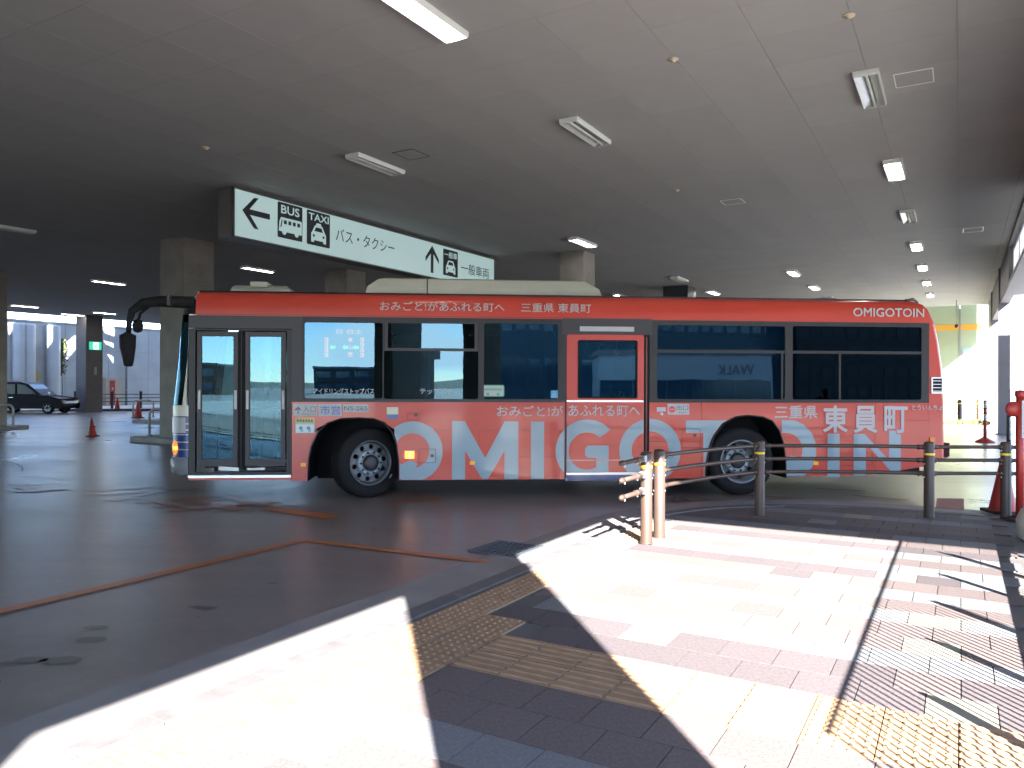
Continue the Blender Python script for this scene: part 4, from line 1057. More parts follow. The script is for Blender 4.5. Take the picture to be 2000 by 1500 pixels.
plate('big_letter', [clip_poly(clip_poly(gl, lambda p: -p[0], -(bx(1103))), lambda p: p[1], ZL)], M_letter, bus, .002, YL)
zdb = bz(1180, 921) + .003
plate('big_letter', [clip_poly(clip_poly(gl, lambda p: p[0], xdoor + .004), lambda p: p[1], zdb)], M_letter, bus, .002, -.023)
def annulus_split(cpx, cpy, r, th, xa, xb):
    cx, cz, ro, ri = ringpoly(cpx, cpy, r, th)
    for lo, hi, y, zl in ((-99, xa, -.023, zdb), (xb, 99, YL, ZL)):
        m = MB(); n = 90
        for k in range(n):
            t0, t1 = 2 * PI * k / n, 2 * PI * (k + 1) / n
            q = [(cx + ro * math.cos(t0), cz + ro * math.sin(t0)), (cx + ro * math.cos(t1), cz + ro * math.sin(t1)), (cx + ri * math.cos(t1), cz + ri * math.sin(t1)), (cx + ri * math.cos(t0), cz + ri * math.sin(t0))]
            q = clip_poly(q, lambda p: p[1], zl)
            if len(q) > 2: q = clip_poly(q, lambda p: p[0], lo)
            if len(q) > 2: q = clip_poly(q, lambda p: -p[0], -hi)
            if len(q) > 2: m.add([(x, y, z) for x, z in q], [tuple(range(len(q)))])
        m.build('big_letter', M_letter, bus)
annulus_split(1270.5, 878, 60.5, 24, bx(dp1) - .004, bx(1269.2))
Tz = lambda X, Y: (1240 + X / 6.25, 780 + Y / 6.25)
tl0, tl1 = bx(1341.6), bx(1436); ts0, ts1 = bx(1375.5), bx(1403)
tz1, tzm = bz(1380, 819), bz(1380, 843)
fine_letter(lambda x, z: (tl0 < x < tl1 and tzm < z < tz1) or (ts0 < x < ts1 and z <= tzm), 1340, 1438, 817, 941, lip2)
Z3 = lambda X, Y: (1240 + X / 3.03, 520 + Y / 3.03)
fine_letter(disc_test(1537, 877, 59.5, 33, 1536, 876, [Z3(880, 1140), Z3(930, 1110), Z3(975, 1120), Z3(985, 1135), Z3(960, 1165), Z3(915, 1180), Z3(880, 1200), Z3(860, 1200)]), 1528, 1598, 817, 926, lip2)
letter([bp((1618, 930), (1618, 843), (1641.5, 843), (1641.5, 930))], YL)
nl = bp((1669, 925), (1669, 843), (1690, 843), (1738, 893), (1738, 836), (1761.5, 836), (1761.5, 914), (1743, 917), (1693, 861), (1693, 924.5))
plate('big_letter', [nl], M_letter, bus, .002, YL)
# stickers
def sticker(px0, px1, py0, py1, m_=M_whitep, y=-.002, nm='sticker', r=.006):
    a, b_, c, d = bbox(px0, px1, py0, py1); return plate(nm, [rrect(a, b_, c, d, r, 2)], m_, bus, .002, y)
M_ink = mat("grey_ink", (.10, .11, .14), .5); M_inkb = mat("blue_ink", (.10, .12, .45), .5)
sticker(572, 618.5, 792, 815); text('lettering', '入口', bbox(591, 616, 795.5, 808), M_ink, bus, y=-.004, bold=.005); text('lettering', 'ENTRANCE', bbox(589, 616, 809.5, 813), M_ink, bus, y=-.004)
zz = lambda X, Y: BS(560 + X / 5.556, 760 + Y / 5.556)
plate('sticker_arrow', [[zz(120, 205), zz(152, 240), zz(143, 250), zz(126, 232), zz(126, 285), zz(114, 285), zz(114, 232), zz(97, 250), zz(82, 240)]], M_ink, bus, .001, -.0045)
sticker(621, 667, 792, 815); text('lettering', '市営', bbox(625, 664, 795, 812.5), M_inkb, bus, y=-.004, bold=.006)
sticker(669, 719.5, 792, 807); text('lettering', 'NS-265', bbox(671.5, 717, 795.5, 804), M_ink, bus, y=-.004, bold=.004)
sticker(576, 614, 819, 849, mat("sticker_teal", (.25, .5, .55), .4)); sticker(576.5, 613.5, 819, 830, mat("sticker_yellow", (.6, .5, .12), .4), -.004); 
for q in range(6): a, b_, c, d = bbox(579 + q * 5.5, 583 + q * 5.5, 822, 827.5); MB().box(a, b_, -.0065, -.0055, c, d).build('sticker_glyph', M_ink, bus)
sticker(577.5, 612.5, 832, 848, mat("sticker_pale", (.62, .72, .74), .4), -.004)
for q, r_ in ((587, 3.5), (602, 3.5)):
    cx, cz = BS(q, 839); plate('sticker_figure', [circ(cx, cz, r_ * .007, 12)], M_navy, bus, .001, -.0058)
    cx, cz = BS(q + 2, 844); plate('sticker_figure', [circ(cx, cz, r_ * .006, 12)], mat("sticker_cyan", (.1, .45, .6), .4), bus, .001, -.0058)
sticker(755, 777.5, 797, 819, mat("sticker_cream", (.6, .58, .42), .4)); sticker(755, 777.5, 811, 819, mat("sticker_blue", (.06, .14, .35), .4), -.004)
sticker(1304.5, 1347, 786.5, 808)
cx, cz = BS(1313.5, 797.5); plate('no_entry_disc', [circ(cx, cz, .047, 24)], mat("sign_red", (.65, .04, .04), .4), bus, .001, -.004); MB().box(cx - .035, cx + .035, -.0062, -.005, cz - .007, cz + .007).build('no_entry_bar', M_whitep, bus)
text('lettering', '出口', bbox(1322, 1345, 789, 799), M_ink, bus, y=-.004, bold=.01); text('lettering', 'EXIT', bbox(1327, 1341, 802, 805.5), M_ink, bus, y=-.004)
sticker(1283.5, 1301, 793.5, 802, mat("sticker_grey", (.45, .45, .48), .4)); cx, cz = BS(1293, 807); m = MB(); m.lathe([(.0, -.02), (.02, -.018), (.026, 0)], (cx, 0, cz), 'Y', 14); m.build('door_buzzer', M_silver, bus)
a, b_, c, d = bbox(941.5, 985, 752, 775); gs = plate('sticker', [rrect(a, b_, c, d, .02, 3)], mat("sticker_green", (.04, .36, .20), .4), bus, .002, .009)
plate('sticker_face', [rrect(a + .012, b_ - .012, c + .014, d - .012, .015, 3)], M_whitep, bus, .001, .0072)
for q in range(9): g0 = bbox(946 + q * 3.9, 948.7 + q * 3.9, 758.5, 763); MB().box(g0[0], g0[1], .0050, .0062, g0[2], g0[3]).build('sticker_glyph', MATS["sticker_green"], bus)
for q in (953, 973): cx, cz = BS(q, 770); plate('sticker_figure', [circ(cx, cz, .02, 12)], MATS["sticker_green"], bus, .001, .006)
a, b_, c, d = bbox(1076, 1090.5, 762, 777); plate('sticker', [rrect(a, b_, c, d, .006, 2)], mat("wheelchair_blue", (.05, .35, .62), .4), bus, .002, .009)
cx, cz = (a + b_) / 2, (c + d) / 2
plate('wheelchair_symbol', [circ(cx - .004, cz - .012, .026, 20), circ(cx - .004, cz - .012, .018, 20)], M_whitep, bus, .001, .0068); plate('wheelchair_symbol', [[(cx - .012, cz + .03), (cx - .004, cz + .03), (cx + .0, cz + .0), (cx + .02, cz - .002), (cx + .03, cz - .028), (cx + .022, cz - .03), (cx + .014, cz - .008), (cx - .01, cz - .006)]], M_whitep, bus, .001, .0062)
plate('wheelchair_symbol', [circ(cx - .008, cz + .038, .007, 10)], M_whitep, bus, .001, .0068)
# ---------------------------------------------------------------- people in the bus
M_skin = mat("skin", (.45, .27, .19), .55); M_hair = mat("dark_hair", (.015, .012, .011), .6)
def skinned(name, verts, edges, radii, m_, parent, root=0, sub=2):
    me = bpy.data.meshes.new(name); me.from_pydata(verts, edges, []); me.update()
    o = bpy.data.objects.new(name, me); C.objects.link(o)
    md = o.modifiers.new("skin", 'SKIN'); sv_ = me.skin_vertices[0].data
    for i, r_ in enumerate(radii):
        sv_[i].radius = (r_, r_) if not isinstance(r_, tuple) else r_; sv_[i].use_root = (i == root)
    md.use_smooth_shade = True
    s_ = o.modifiers.new("sub", 'SUBSURF'); s_.levels = s_.render_levels = sub
    dg = bpy.context.evaluated_depsgraph_get(); dg.update()
    me2 = bpy.data.meshes.new_from_object(o.evaluated_get(dg)); me2.materials.clear(); me2.materials.append(m_)
    for p in me2.polygons: p.use_smooth = True
    bpy.data.objects.remove(o)
    return link(name, me2, parent)
def seated_person(label, loc, rotz, shirt, trousers, arms_forward=True, cap=None):
    """faces local -X, hips at the origin; one continuous body, clothes as its children"""
    t = thing('person', label, 'person', loc, rotz)
    hx = -.42 if arms_forward else -.30
    V = [(0, 0, 0), (0, 0, .16), (0, 0, .34), (.01, 0, .50), (0, 0, .58), (-.02, 0, .66),
         (-.01, .18, .48), (-.10, .23, .26), (hx, .17, .30 if arms_forward else .12), (hx - .09, .14, .33 if arms_forward else .10),
         (-.01, -.18, .48), (-.10, -.23, .26), (hx, -.17, .30 if arms_forward else .12), (hx - .09, -.14, .33 if arms_forward else .10),
         (-.04, .10, -.02), (-.44, .12, .02), (-.47, .12, -.38), (-.58, .12, -.43), (-.04, -.10, -.02), (-.44, -.12, .02), (-.47, -.12, -.38), (-.58, -.12, -.43)]
    E_ = [(0, 1), (1, 2), (2, 3), (3, 4), (4, 5), (3, 6), (6, 7), (7, 8), (8, 9), (3, 10), (10, 11), (11, 12), (12, 13), (0, 14), (14, 15), (15, 16), (16, 17), (0, 18), (18, 19), (19, 20), (20, 21)]
    Rd = [(.15, .12), (.15, .11), (.17, .12), (.13, .09), .055, .06, .065, .05, .035, .03, .065, .05, .035, .03, .10, .07, .05, .045, .10, .07, .05, .045]
    body = skinned('body', V, E_, Rd, M_skin, t)
    V2 = V[:5] + [V[6], V[7], V[8], V[10], V[11], V[12]]
    V2 = [tuple(v) for v in V2]; V2[4] = (0, 0, .545)
    E2 = [(0, 1), (1, 2), (2, 3), (3, 4), (3, 5), (5, 6), (6, 7), (3, 8), (8, 9), (9, 10)]
    skinned('shirt', V2, E2, [(.165, .135), (.165, .125), (.185, .135), (.145, .105), .065, .08, .065, .05, .08, .065, .05], shirt, t)
    V3 = [V[0], V[14], V[15], V[16], V[18], V[19], V[20]]
    skinned('trousers', V3, [(0, 1), (1, 2), (2, 3), (0, 4), (4, 5), (5, 6)], [(.17, .14), .115, .085, .065, .115, .085, .065], trousers, t)
    m = MB(); rr = []
    for k in range(11):
        f = k / 10; z = .60 + .25 * f; pr = math.sin(PI * (f * .92 + .04)) ** .55
        rr.append([(-.02 - .035 * (1 - f) + .098 * pr * math.cos(a) * (.86 if f < .35 else 1), .074 * pr * math.sin(a), z) for a in [2 * PI * q / 16 for q in range(16)]])
    m.loft(rr, closed=True)
    m.add([(-.115, -.014, .70), (-.115, .014, .70), (-.14, 0, .70), (-.112, 0, .745)], [(0, 1, 2), (0, 2, 3), (1, 3, 2)])      # nose
    for s_ in (-1, 1): m.lathe([(.0, -.008), (.022, 0), (.0, .012)], (-.01, s_ * .078, .72), 'Y', 10)
    hd = m.build('head', M_skin, t)
    for s_ in (-1, 1):
        e = MB().lathe([(0, -.006), (.010, 0), (0, .006)], (-.112, s_ * .03, .735), 'Z', 8).build('eye', M_dark, hd)
    MB().box(-.116, -.108, -.022, .022, .663, .668).build('mouth', mat("lip", (.3, .1, .09), .5), hd)
    m = MB(); rr = []
    for k in range(7):
        f = k / 6; z = .735 + .13 * f; pr = math.sqrt(max(0, 1 - (f) ** 2.4))
        rr.append([(-.012 + .108 * pr * math.cos(a) * (1 if math.cos(a) > 0 or f > .35 else .80), .084 * pr * math.sin(a), z) for a in [2 * PI * q / 16 for q in range(16)]])
    m.loft(rr, closed=True); m.build('hair', M_hair if cap is None else cap, t)
    if cap is not None: MB().box(-.20, -.09, -.05, .05, .775, .785).build('cap_brim', cap, t)
    # hands with five fingers
    for s_ in (-1, 1):
        hx_, hy_, hz_ = hx - .09, s_ * .14, (.33 if arms_forward else .10)
        m = MB(); m.tube([(hx_ + .03, hy_, hz_), (hx_ - .04, hy_, hz_ + .005)], [.026, .034], 8)
        for q in range(4): 
            y0 = hy_ + (q - 1.5) * .017; L = (.062, .072, .068, .052)[q]
            m.tube([(hx_ - .035, y0, hz_ + .004), (hx_ - .035 - L * .5, y0, hz_ + .008), (hx_ - .035 - L * .8, y0, hz_ - .018), (hx_ - .035 - L * .7, y0, hz_ - .036)], [.0095, .009, .008, .007], 6)
        m.tube([(hx_, hy_ - s_ * .022, hz_), (hx_ - .03, hy_ - s_ * .045, hz_ - .01), (hx_ - .055, hy_ - s_ * .04, hz_ - .02)], [.012, .010, .008], 6)
        m.build('hand', M_skin, t)
    return t
Mb = Matrix.Translation(bus.location) @ Matrix.Rotation(YAWB, 4, 'Z')
def busp(x, y, z): return Mb @ Vector((x, y, z))
seated_person('bus driver in a pale grey green shirt seated at the wheel', busp(-1.52, W - .62, .98), YAWB, mat("shirt_grey_green", (.30, .38, .36), .8), mat("dark_trousers", (.03, .03, .04), .8), True, mat("driver_cap", (.03, .035, .05), .7))
seated_person('passenger in dark clothes seated at the rear window of the bus', busp(bx(1722), .60, 1.46), YAWB, mat("dark_jacket", (.03, .03, .035), .85), MATS["dark_trousers"], False)
ds = MB().box(-1.62, -1.30, W - .85, W - .38, .5, .86).build('driver_seat', seat_m, bus)
m = MB(); m.prism([(-1.36, W - .85, .86), (-1.28, W - .85, .86), (-1.18, W - .85, 1.62), (-1.26, W - .85, 1.62)], (0, .47, 0)); m.build('backrest', seat_m, ds)

# ---------------------------------------------------------------- hanging sign
SB = -12.36
SA0 = on_a_plane(453.5, 400, SB)[0]
def SG(px, py):
    a, h = on_a_plane(px, py, SB); t = a - SA0; return (t, h - .0105 * t)
def sz(X, Y): return SG(420 + X / 3.5714, 340 + Y / 3.5714)
sign = thing('hanging_sign', 'long backlit direction sign hanging from the ceiling with BUS and TAXI symbols', 'sign', AB(SA0, SB, 0), ROT_AB)
SL = SG(965, 520)[0]; ST, SBo = 5.43, 4.50
M_face = emit("sign_face", (.60, .88, .86), .032, (.35, .42, .42)); M_sframe = mat("sign_frame_brown", (.075, .062, .055), .5)
MB().box(0, SL, .03, .42, SBo - .02, ST + .03).build('case', M_sframe, sign)
MB().box(.02, SL - .02, .0, .028, SBo, ST).build('light_face', M_face, sign)
fr = [rect(0, SL, SBo - .035, ST + .035), rect(.03, SL - .03, SBo, ST)]
plate('face_frame', fr, M_sframe, sign, .05, .0)
for x in (.5, SL / 2, SL - .5): MB().box(x - .03, x + .03, .15, .30, ST + .03, CEIL).build('hanger', M_sframe, sign)
M_sblk = mat("sign_black", (.012, .012, .016), .5); M_swht = emit("sign_white", (.60, .88, .86), .032, (.35, .42, .42))
def sp(loop, m_=M_sblk, y=-.002, nm='sign_symbol'): return plate(nm, loop if isinstance(loop[0], list) else [loop], m_, sign, .002, y)
sp([sz(185, 262), sz(268, 176), sz(300, 180), sz(236, 256), sz(378, 288), sz(378, 328), sz(240, 296), sz(300, 398), sz(268, 390)], nm='left_arrow')
def sqr(X0, X1, Y0a, Y1a, Y0b, Y1b):
    x0, z1 = sz(X0, Y0a); _, z0 = sz(X0, Y1a); x1, z1b = sz(X1, Y0b); _, z0b = sz(X1, Y1b)
    return (x0, x1, (z0 + z0b) / 2, (z1 + z1b) / 2)
def stext(body, q, m_, bold=0.0): return text('sign_lettering', body, q, m_, sign, y=-.006, bold=bold)
q = sqr(432, 605, 197, 445, 238, 478); sp(rrect(*q, .03, 3)); x0, x1, z0, z1 = q; w_, h_ = x1 - x0, z1 - z0
stext('BUS', (x0 + .13 * w_, x1 - .13 * w_, z0 + .69 * h_, z0 + .93 * h_), M_swht, .04)
bx_ = [(.05, .10), (.08, .14), (.14, .46), (.22, .50), (.95, .50), (.97, .46), (.97, .14), (.90, .10)]
body_ = [(x0 + u * w_, z0 + (v + .08) * h_) for u, v in [(.04, .10), (.07, .38), (.13, .50), (.94, .50), (.97, .46), (.97, .10)]]
win = [[(x0 + (.24 + i * .18) * w_, z0 + .40 * h_), (x0 + (.36 + i * .18) * w_, z0 + .40 * h_), (x0 + (.36 + i * .18) * w_, z0 + .51 * h_), (x0 + (.24 + i * .18) * w_, z0 + .51 * h_)] for i in range(4)]
win.append([(x0 + .10 * w_, z0 + .30 * h_), (x0 + .15 * w_, z0 + .30 * h_), (x0 + .19 * w_, z0 + .52 * h_), (x0 + .15 * w_, z0 + .52 * h_)])
sp([body_] + win, M_swht, -.006, 'bus_symbol')
for u in (.26, .76): sp(circ(x0 + u * w_, z0 + .175 * h_, .085 * w_, 16), M_swht, -.0055, 'bus_symbol')
q = sqr(636, 797, 250, 487, 287, 522); sp(rrect(*q, .03, 3)); x0, x1, z0, z1 = q; w_, h_ = x1 - x0, z1 - z0
stext('TAXI', (x0 + .07 * w_, x1 - .06 * w_, z0 + .72 * h_, z0 + .93 * h_), M_swht, .04)
def car(x0, z0, w_, h_, top, roof=True):
    c = [(.18, .10), (.18, .36), (.24, .44), (.34, .62), (.66, .62), (.76, .44), (.82, .36), (.82, .10), (.70, .10), (.70, .16), (.30, .16), (.30, .10)]
    L_ = [(x0 + u * w_, z0 + v * top) for u, v in c]
    ws = [(x0 + u * w_, z0 + v * top) for u, v in ((.31, .44), (.69, .44), (.62, .57), (.38, .57))]
    hl = [circ(x0 + u * w_, z0 + .30 * top, .045 * w_, 12) for u in (.29, .71)]
    sp([L_, ws] + hl, M_swht, -.006, 'car_symbol')
    if roof: sp([(x0 + .38 * w_, z0 + .625 * top), (x0 + .62 * w_, z0 + .625 * top), (x0 + .59 * w_, z0 + .70 * top), (x0 + .41 * w_, z0 + .70 * top)], M_swht, -.006, 'roof_lamp_symbol')
car(x0, z0, w_, h_, h_ * .95)
x0, z1 = sz(838, 372); _, z0 = sz(838, 462); x1, _ = sz(1247, 500)
stext('バス・タクシー', (x0, x1, z0 + .0, z1 - .0), M_sblk, -.0)
ux, uz = sz(1511, 485); lx, _ = sz(1465, 560); rx, _ = sz(1558, 590); _, ub = sz(1511, 675); ww = (rx - lx)
sp([(ux, uz), (rx, uz - .34), (rx, uz - .46), (ux + .10 * ww, uz - .22), (ux + .10 * ww, ub), (ux - .10 * ww, ub), (ux - .10 * ww, uz - .22), (lx, uz - .46), (lx, uz - .34)], nm='up_arrow')
q = sqr(1588, 1690, 503, 685, 527, 708); sp(rrect(*q, .03, 3)); x0, x1, z0, z1 = q; w_, h_ = x1 - x0, z1 - z0
stext('一般車', (x0 + .06 * w_, x1 - .06 * w_, z0 + .68 * h_, z0 + .92 * h_), M_swht, .03)
car(x0, z0, w_, h_, h_ * .95, False)
x0, z1 = sz(1712, 590); x1, _ = sz(1906, 640); _, z0 = sz(1712, 675)
stext('一般車両', (x0, x1, z0 + .02, z1 - .02), M_sblk, .006)

# ---------------------------------------------------------------- ceiling lights
M_hous = mat("light_housing", (.62, .64, .61), .4); M_reflc = mat("light_reflector", (.70, .71, .69), .25, .3)
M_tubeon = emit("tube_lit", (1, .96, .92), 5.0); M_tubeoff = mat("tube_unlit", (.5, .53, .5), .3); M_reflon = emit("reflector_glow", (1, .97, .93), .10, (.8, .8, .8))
def make_light(lit, label):
    t = thing('ceiling_light', label, 'ceiling light', (0, 0, CEIL), ROT_AB, 'box lights in rows on the ceiling')
    L, w2 = .64, .15
    m = MB(); m.loft([[(-L, -w2, 0), (L, -w2, 0), (L, w2, 0), (-L, w2, 0)], [(-L, -w2, -.045), (L, -w2, -.045), (L, w2, -.045), (-L, w2, -.045)], [(-L + .01, -w2 + .01, -.075), (L - .01, -w2 + .01, -.075), (L - .01, w2 - .01, -.075), (-L + .01, w2 - .01, -.075)], [(-L + .02, -w2 + .02, -.07), (L - .02, -w2 + .02, -.07), (L - .02, w2 - .02, -.07), (-L + .02, w2 - .02, -.07)]], closed=True, smooth=False)
    m.build('housing', M_hous, t)
    for s_ in (-1, 1):
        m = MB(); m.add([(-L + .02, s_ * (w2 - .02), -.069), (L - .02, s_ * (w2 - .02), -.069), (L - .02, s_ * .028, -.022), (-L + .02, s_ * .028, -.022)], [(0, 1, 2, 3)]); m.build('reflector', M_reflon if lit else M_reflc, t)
    MB().tube([(-L + .03, 0, -.050), (L - .03, 0, -.050)], .024, 10).build('tube', M_tubeon if lit else M_tubeoff, t)
    return t
LIGHTS = [(6.6, -4.95, 1, 'lit ceiling light cut by the top edge of the picture'),
          (10.92, -5.04, 0, 'unlit ceiling light right above the middle of the bus'),
          (10.65, -9.03, 0, 'unlit ceiling light left of the square ceiling hatch'),
          (11.22, -1.04, 0, 'unlit ceiling light nearest the camera in the right hand row'),
          (15.6, -1.04, 1, 'lit ceiling light, second of the right hand row'),
          (19.95, -1.04, 0, 'half bright unlit ceiling light, third of the right hand row'),
          (24.25, -1.06, 1, 'lit ceiling light, fourth of the right hand row'),
          (28.6, -1.07, 1, 'lit ceiling light, fifth of the right hand row'),
          (32.85, -1.09, 1, 'lit ceiling light, sixth of the right hand row'),
          (37.2, -1.1, 1, 'lit ceiling light just above the rear top corner of the bus'),
          (19.2, -8.95, 1, 'lit ceiling light in front of the column over the long roof unit'),
          (27.9, -4.99, 1, 'lit ceiling light, nearest of the three in the row over the rear windows'),
          (32.25, -4.99, 1, 'lit ceiling light, middle of the three in the row over the rear windows'),
          (36.6, -4.99, 1, 'lit ceiling light, farthest of the three in the row over the rear windows'),
          (27.45, -8.9, 0, 'unlit ceiling light close to the dark column top under the ceiling'),
          (32.0, -8.93, 1, 'small lit ceiling light just over the red roof edge right of the dark column top'),
          (31.3, -12.8, 1, 'small lit ceiling light over the roof edge right of the long roof unit'),
          (10.35, -20.8, 0, 'unlit ceiling light at the left edge of the picture'),
          (18.25, -20.65, 1, 'lit ceiling light below the hanging sign left of the column'),
          (17.75, -28.3, 1, 'lit ceiling light over the gap left of the big column'),
          (21.0, -40.5, 1, 'far lit ceiling light over the black car, leftmost'),
          (24.8, -42.9, 1, 'far lit ceiling light touching the dark column with the exit sign'),
          (25.1, -40.4, 1, 'far lit ceiling light right of the dark column with the exit sign'),
          (29.3, -40.6, 1, 'far lit ceiling light seen under the mirror arm')]
protos = {}
for a, b, lit, lab in LIGHTS:
    if lit not in protos: protos[lit] = make_light(lit, lab); protos[lit].location = AB(a, b, CEIL - .001)
    else: copy_tree(protos[lit], AB(a, b, CEIL - .001), ROT_AB, lab)

# ---------------------------------------------------------------- guard rail posts in front
posts = [(7.14, -2.64), (7.46, -2.62), (9.36, -2.05), (10.26, -.31), (10.74, .47)]
POSTZ = .024
M_bandw = mat("pale_band", (.8, .75, .55), .4)
proto_post = None
plabs = ['brown guard post with three short rail stubs on its left, in the sun', 'sunlit brown guard post just behind the one with rail stubs', 'dark brown guard post in front of the rear wheel of the bus', 'dark brown guard post in front of the rear corner of the bus', 'dark brown guard post standing in front of the red cone']
for (a, b), lab in zip(posts, plabs):
    p = AB(a, b, .022)
    if proto_post is None:
        t = proto_post = thing('guard_post', lab, 'post', p, 0, 'brown guard posts along the kerb')
        m = MB(); m.lathe([(.0575, 0), (.0575, .872), (.050, .885), (.02, .892), (0, .893)], seg=24); m.build('tube', M_post, t)
        m = MB(); m.lathe([(.0578, .732), (.0592, .733), (.0592, .757), (.0578, .758)], seg=24); m.build('yellow_band', M_yellow, t)
        m = MB(); m.lathe([(.0, .016), (.09, .014), (.095, .0)], seg=24); 
        m = MB(); m.lathe([(.066, .0), (.064, .006), (.058, .008)], seg=24); m.build('foot_ring', M_post, t)
        for z in (.82, .665, .51):
            for s_ in (-1, 1):
                m = MB(); m.lathe([(.0, .064), (.008, .063), (.009, .054)], (0, 0, z - .035), 'Y', 8); o = m.build('bolt', M_silver, t); o.rotation_euler = (0, 0, R(95 * s_))
    else: copy_tree(proto_post, p, 0, lab)
RZ = (.85, .695, .54)
rg = 'rails between the guard posts'
def rail_run(p, q, sag, names, nm='guard_rail'):
    p = AB(*p); q = AB(*q); d = (q - p).normalized(); nrm = Vector((-d.y, d.x, 0)) * sag
    for z, lab in zip(RZ, names):
        t = thing(nm, lab, 'rail', (p.x, p.y, 0), 0, rg)
        pts = [Vector((0, 0, z)) + (q - p) * u + nrm * 4 * u * (1 - u) for u in [k / 12 for k in range(13)]]
        pts = [x + (d * .05 if k == 0 else (-d * .05 if k == 12 else Vector())) for k, x in enumerate(pts)]
        MB().tube(pts, .0215, 12).build('pipe', M_post, t)
        for u0 in (.045, .955):
            c = Vector((0, 0, z)) + (q - p) * u0 + nrm * 4 * u0 * (1 - u0)
            MB().tube([c - d * .045, c + d * .045], .0275, 12).build('sleeve', M_post, t)
            for k_ in (-.025, .025): MB().tube([c + d * k_ - Vector((0, 0, .02)), c + d * k_ - Vector((0, 0, .037))], .007, 6).build('bolt', M_dark, t)
lv = ('top', 'middle', 'bottom')
rail_run(posts[1], posts[2], .07, [f'{l} brown rail curving from the sunlit posts to the post before the rear wheel' for l in lv])
rail_run(posts[2], posts[3], .10, [f'{l} brown rail between the posts before the rear wheel and the rear corner' for l in lv])
rail_run(posts[3], posts[4], .01, [f'{l} brown rail between the rear corner post and the post at the cone' for l in lv])
rail_run(posts[4], (10.95, 1.0), 0, [f'{l} short brown rail right of the post at the red cone' for l in lv])
p = AB(*posts[0])
for z, l in zip(RZ, lv):
    t = thing('rail_stub', f'{l} rail stub with a rounded end on the left of the foremost post', 'rail', (p.x, p.y, 0), ROT_AB, 'rail stubs on the foremost post')
    MB().tube([(-.10, 0, z), (-.13, 0, z), (-.62, 0, z)], .0215, 12).build('pipe', M_post, t)
    m = MB(); m.tube([(-.60, 0, z), (-.635, 0, z), (-.66, 0, z), (-.672, 0, z)], [.027, .027, .020, .006], 14); m.build('end_cap', M_post, t)
    MB().tube([(-.20, 0, z), (-.30, 0, z)], .0275, 12).build('sleeve', M_post, t)
    for k_ in (-.56, -.24): MB().tube([(k_, 0, z - .018), (k_, 0, z - .042)], .008, 6).build('bolt', M_silver, t)
    m = MB(); m.box(-.105, -.055, -.028, -.022, z - .03, z + .03); m.box(-.105, -.055, .022, .028, z - .03, z + .03); m.box(-.11, -.104, -.028, .028, z - .03, z + .03); m.build('bracket', M_silver, t)

# slatted fence beside the walk (its shadow falls on the paving)
fn = thing('slatted_fence', 'slatted steel fence along the walkway right of the camera', 'fence', AB(0, .80, 0), ROT_AB)
a0, a1 = 2.12, 8.2
HT = 1.19
m_fn = mat("fence_brown", (.12, .09, .08), .5)
MB().box(a0, a1, -.006, .006, HT - .02, HT).build('top_rail', m_fn, fn); MB().box(a0, a1, -.02, .02, .10, .14).build('bottom_rail', m_fn, fn)
MB().box(a0, a1, -.03, .02, .40, .45).build('hand_rail', m_fn, fn)
sl_ = MB().box(-.005, .005, -.005, .005, .14, HT - .018).mesh('slat'); sl_.materials.append(m_fn)
k = 0; x = a0 + .05
while x < a1 and k < 150: link('slat', sl_, fn, loc=(x, 0, 0)); x += .070; k += 1
pm = MB(); pm.prism([(-.035, .006, 0), (.035, .006, 0), (.035, .006, .76), (-.035, .006, .87)], (0, .035, 0)); pme = pm.mesh('post'); pme.materials.append(m_fn)
for i in range(7):
    x = a0 + .22 + i * .953
    if x < a1: link('post', pme, fn, loc=(x, 0, 0))

# ---------------------------------------------------------------- things at the right edge
t = thing('red_pole', 'red and white pole with a red lamp head at the right edge of the picture', 'pole', AB(10.6, .60, .022), 0)
MB().tube([(0, 0, 0), (0, 0, 1.45)], .042, 14).build('shaft', M_cone, t); m = MB(); m.lathe([(.0, 1.50), (.05, 1.49), (.055, 1.44), (.045, 1.42)], seg=14); m.build('cap', M_cone, t)
MB().box(-.012, .012, -.05, -.042, .95, 1.38).build('white_strip', M_whitep, t)
m = MB(); m.lathe([(.0, .05), (.05, .045), (.085, 0), (.09, -.03), (.0, -.035)], (-.09, 0, 0), 'Y', 14); o = m.build('lamp_head', M_cone, t); o.location.z = 1.28
m = MB(); m.lathe([(.14, 0), (.14, .02), (.05, .06)], seg=16); m.build('foot', M_conebase, t)
t = thing('water_filled_base', 'pale rounded plastic base at the right edge of the picture', 'base', AB(9.3, .73, .022), 0)
m = MB(); m.lathe([(.20, 0), (.235, .03), (.24, .20), (.20, .30), (.10, .36), (.05, .38), (.0, .38)], seg=24); m.build('tank', mat("pale_plastic", (.45, .42, .38), .5), t)
def cone(loc, label, s_=1.0, tilt=None, rotz=0.0):
    t = thing('traffic_cone', label, 'traffic cone', loc, rotz, 'red traffic cones')
    m = MB(); m.lathe([(.165, .03), (.15, .06), (.03, .66), (.026, .70), (.02, .70), (.02, .68)], seg=24); b_ = m.build('cone_body', M_cone, t)
    m = MB(); m.prism([(x, y, 0) for x, y in rrect(-.19, .19, -.19, .19, .05)], (0, 0, .032)); bb = m.build('cone_base', M_conebase, t)
    t.scale = (s_, s_, s_)
    if tilt:
        me = b_.data
        for v in me.vertices:
            f = v.co.z / .7; v.co.x += tilt * f * (1 - .3 * f)
        # torn flap
        m = MB(); m.add([(.02, -.02, .42), (.17, -.05, .40), (.05, .02, .30), (.02, .05, .38)], [(0, 1, 2), (0, 2, 3), (1, 3, 2), (0, 3, 1)]); m.build('torn_flap', M_cone, t)
    return t
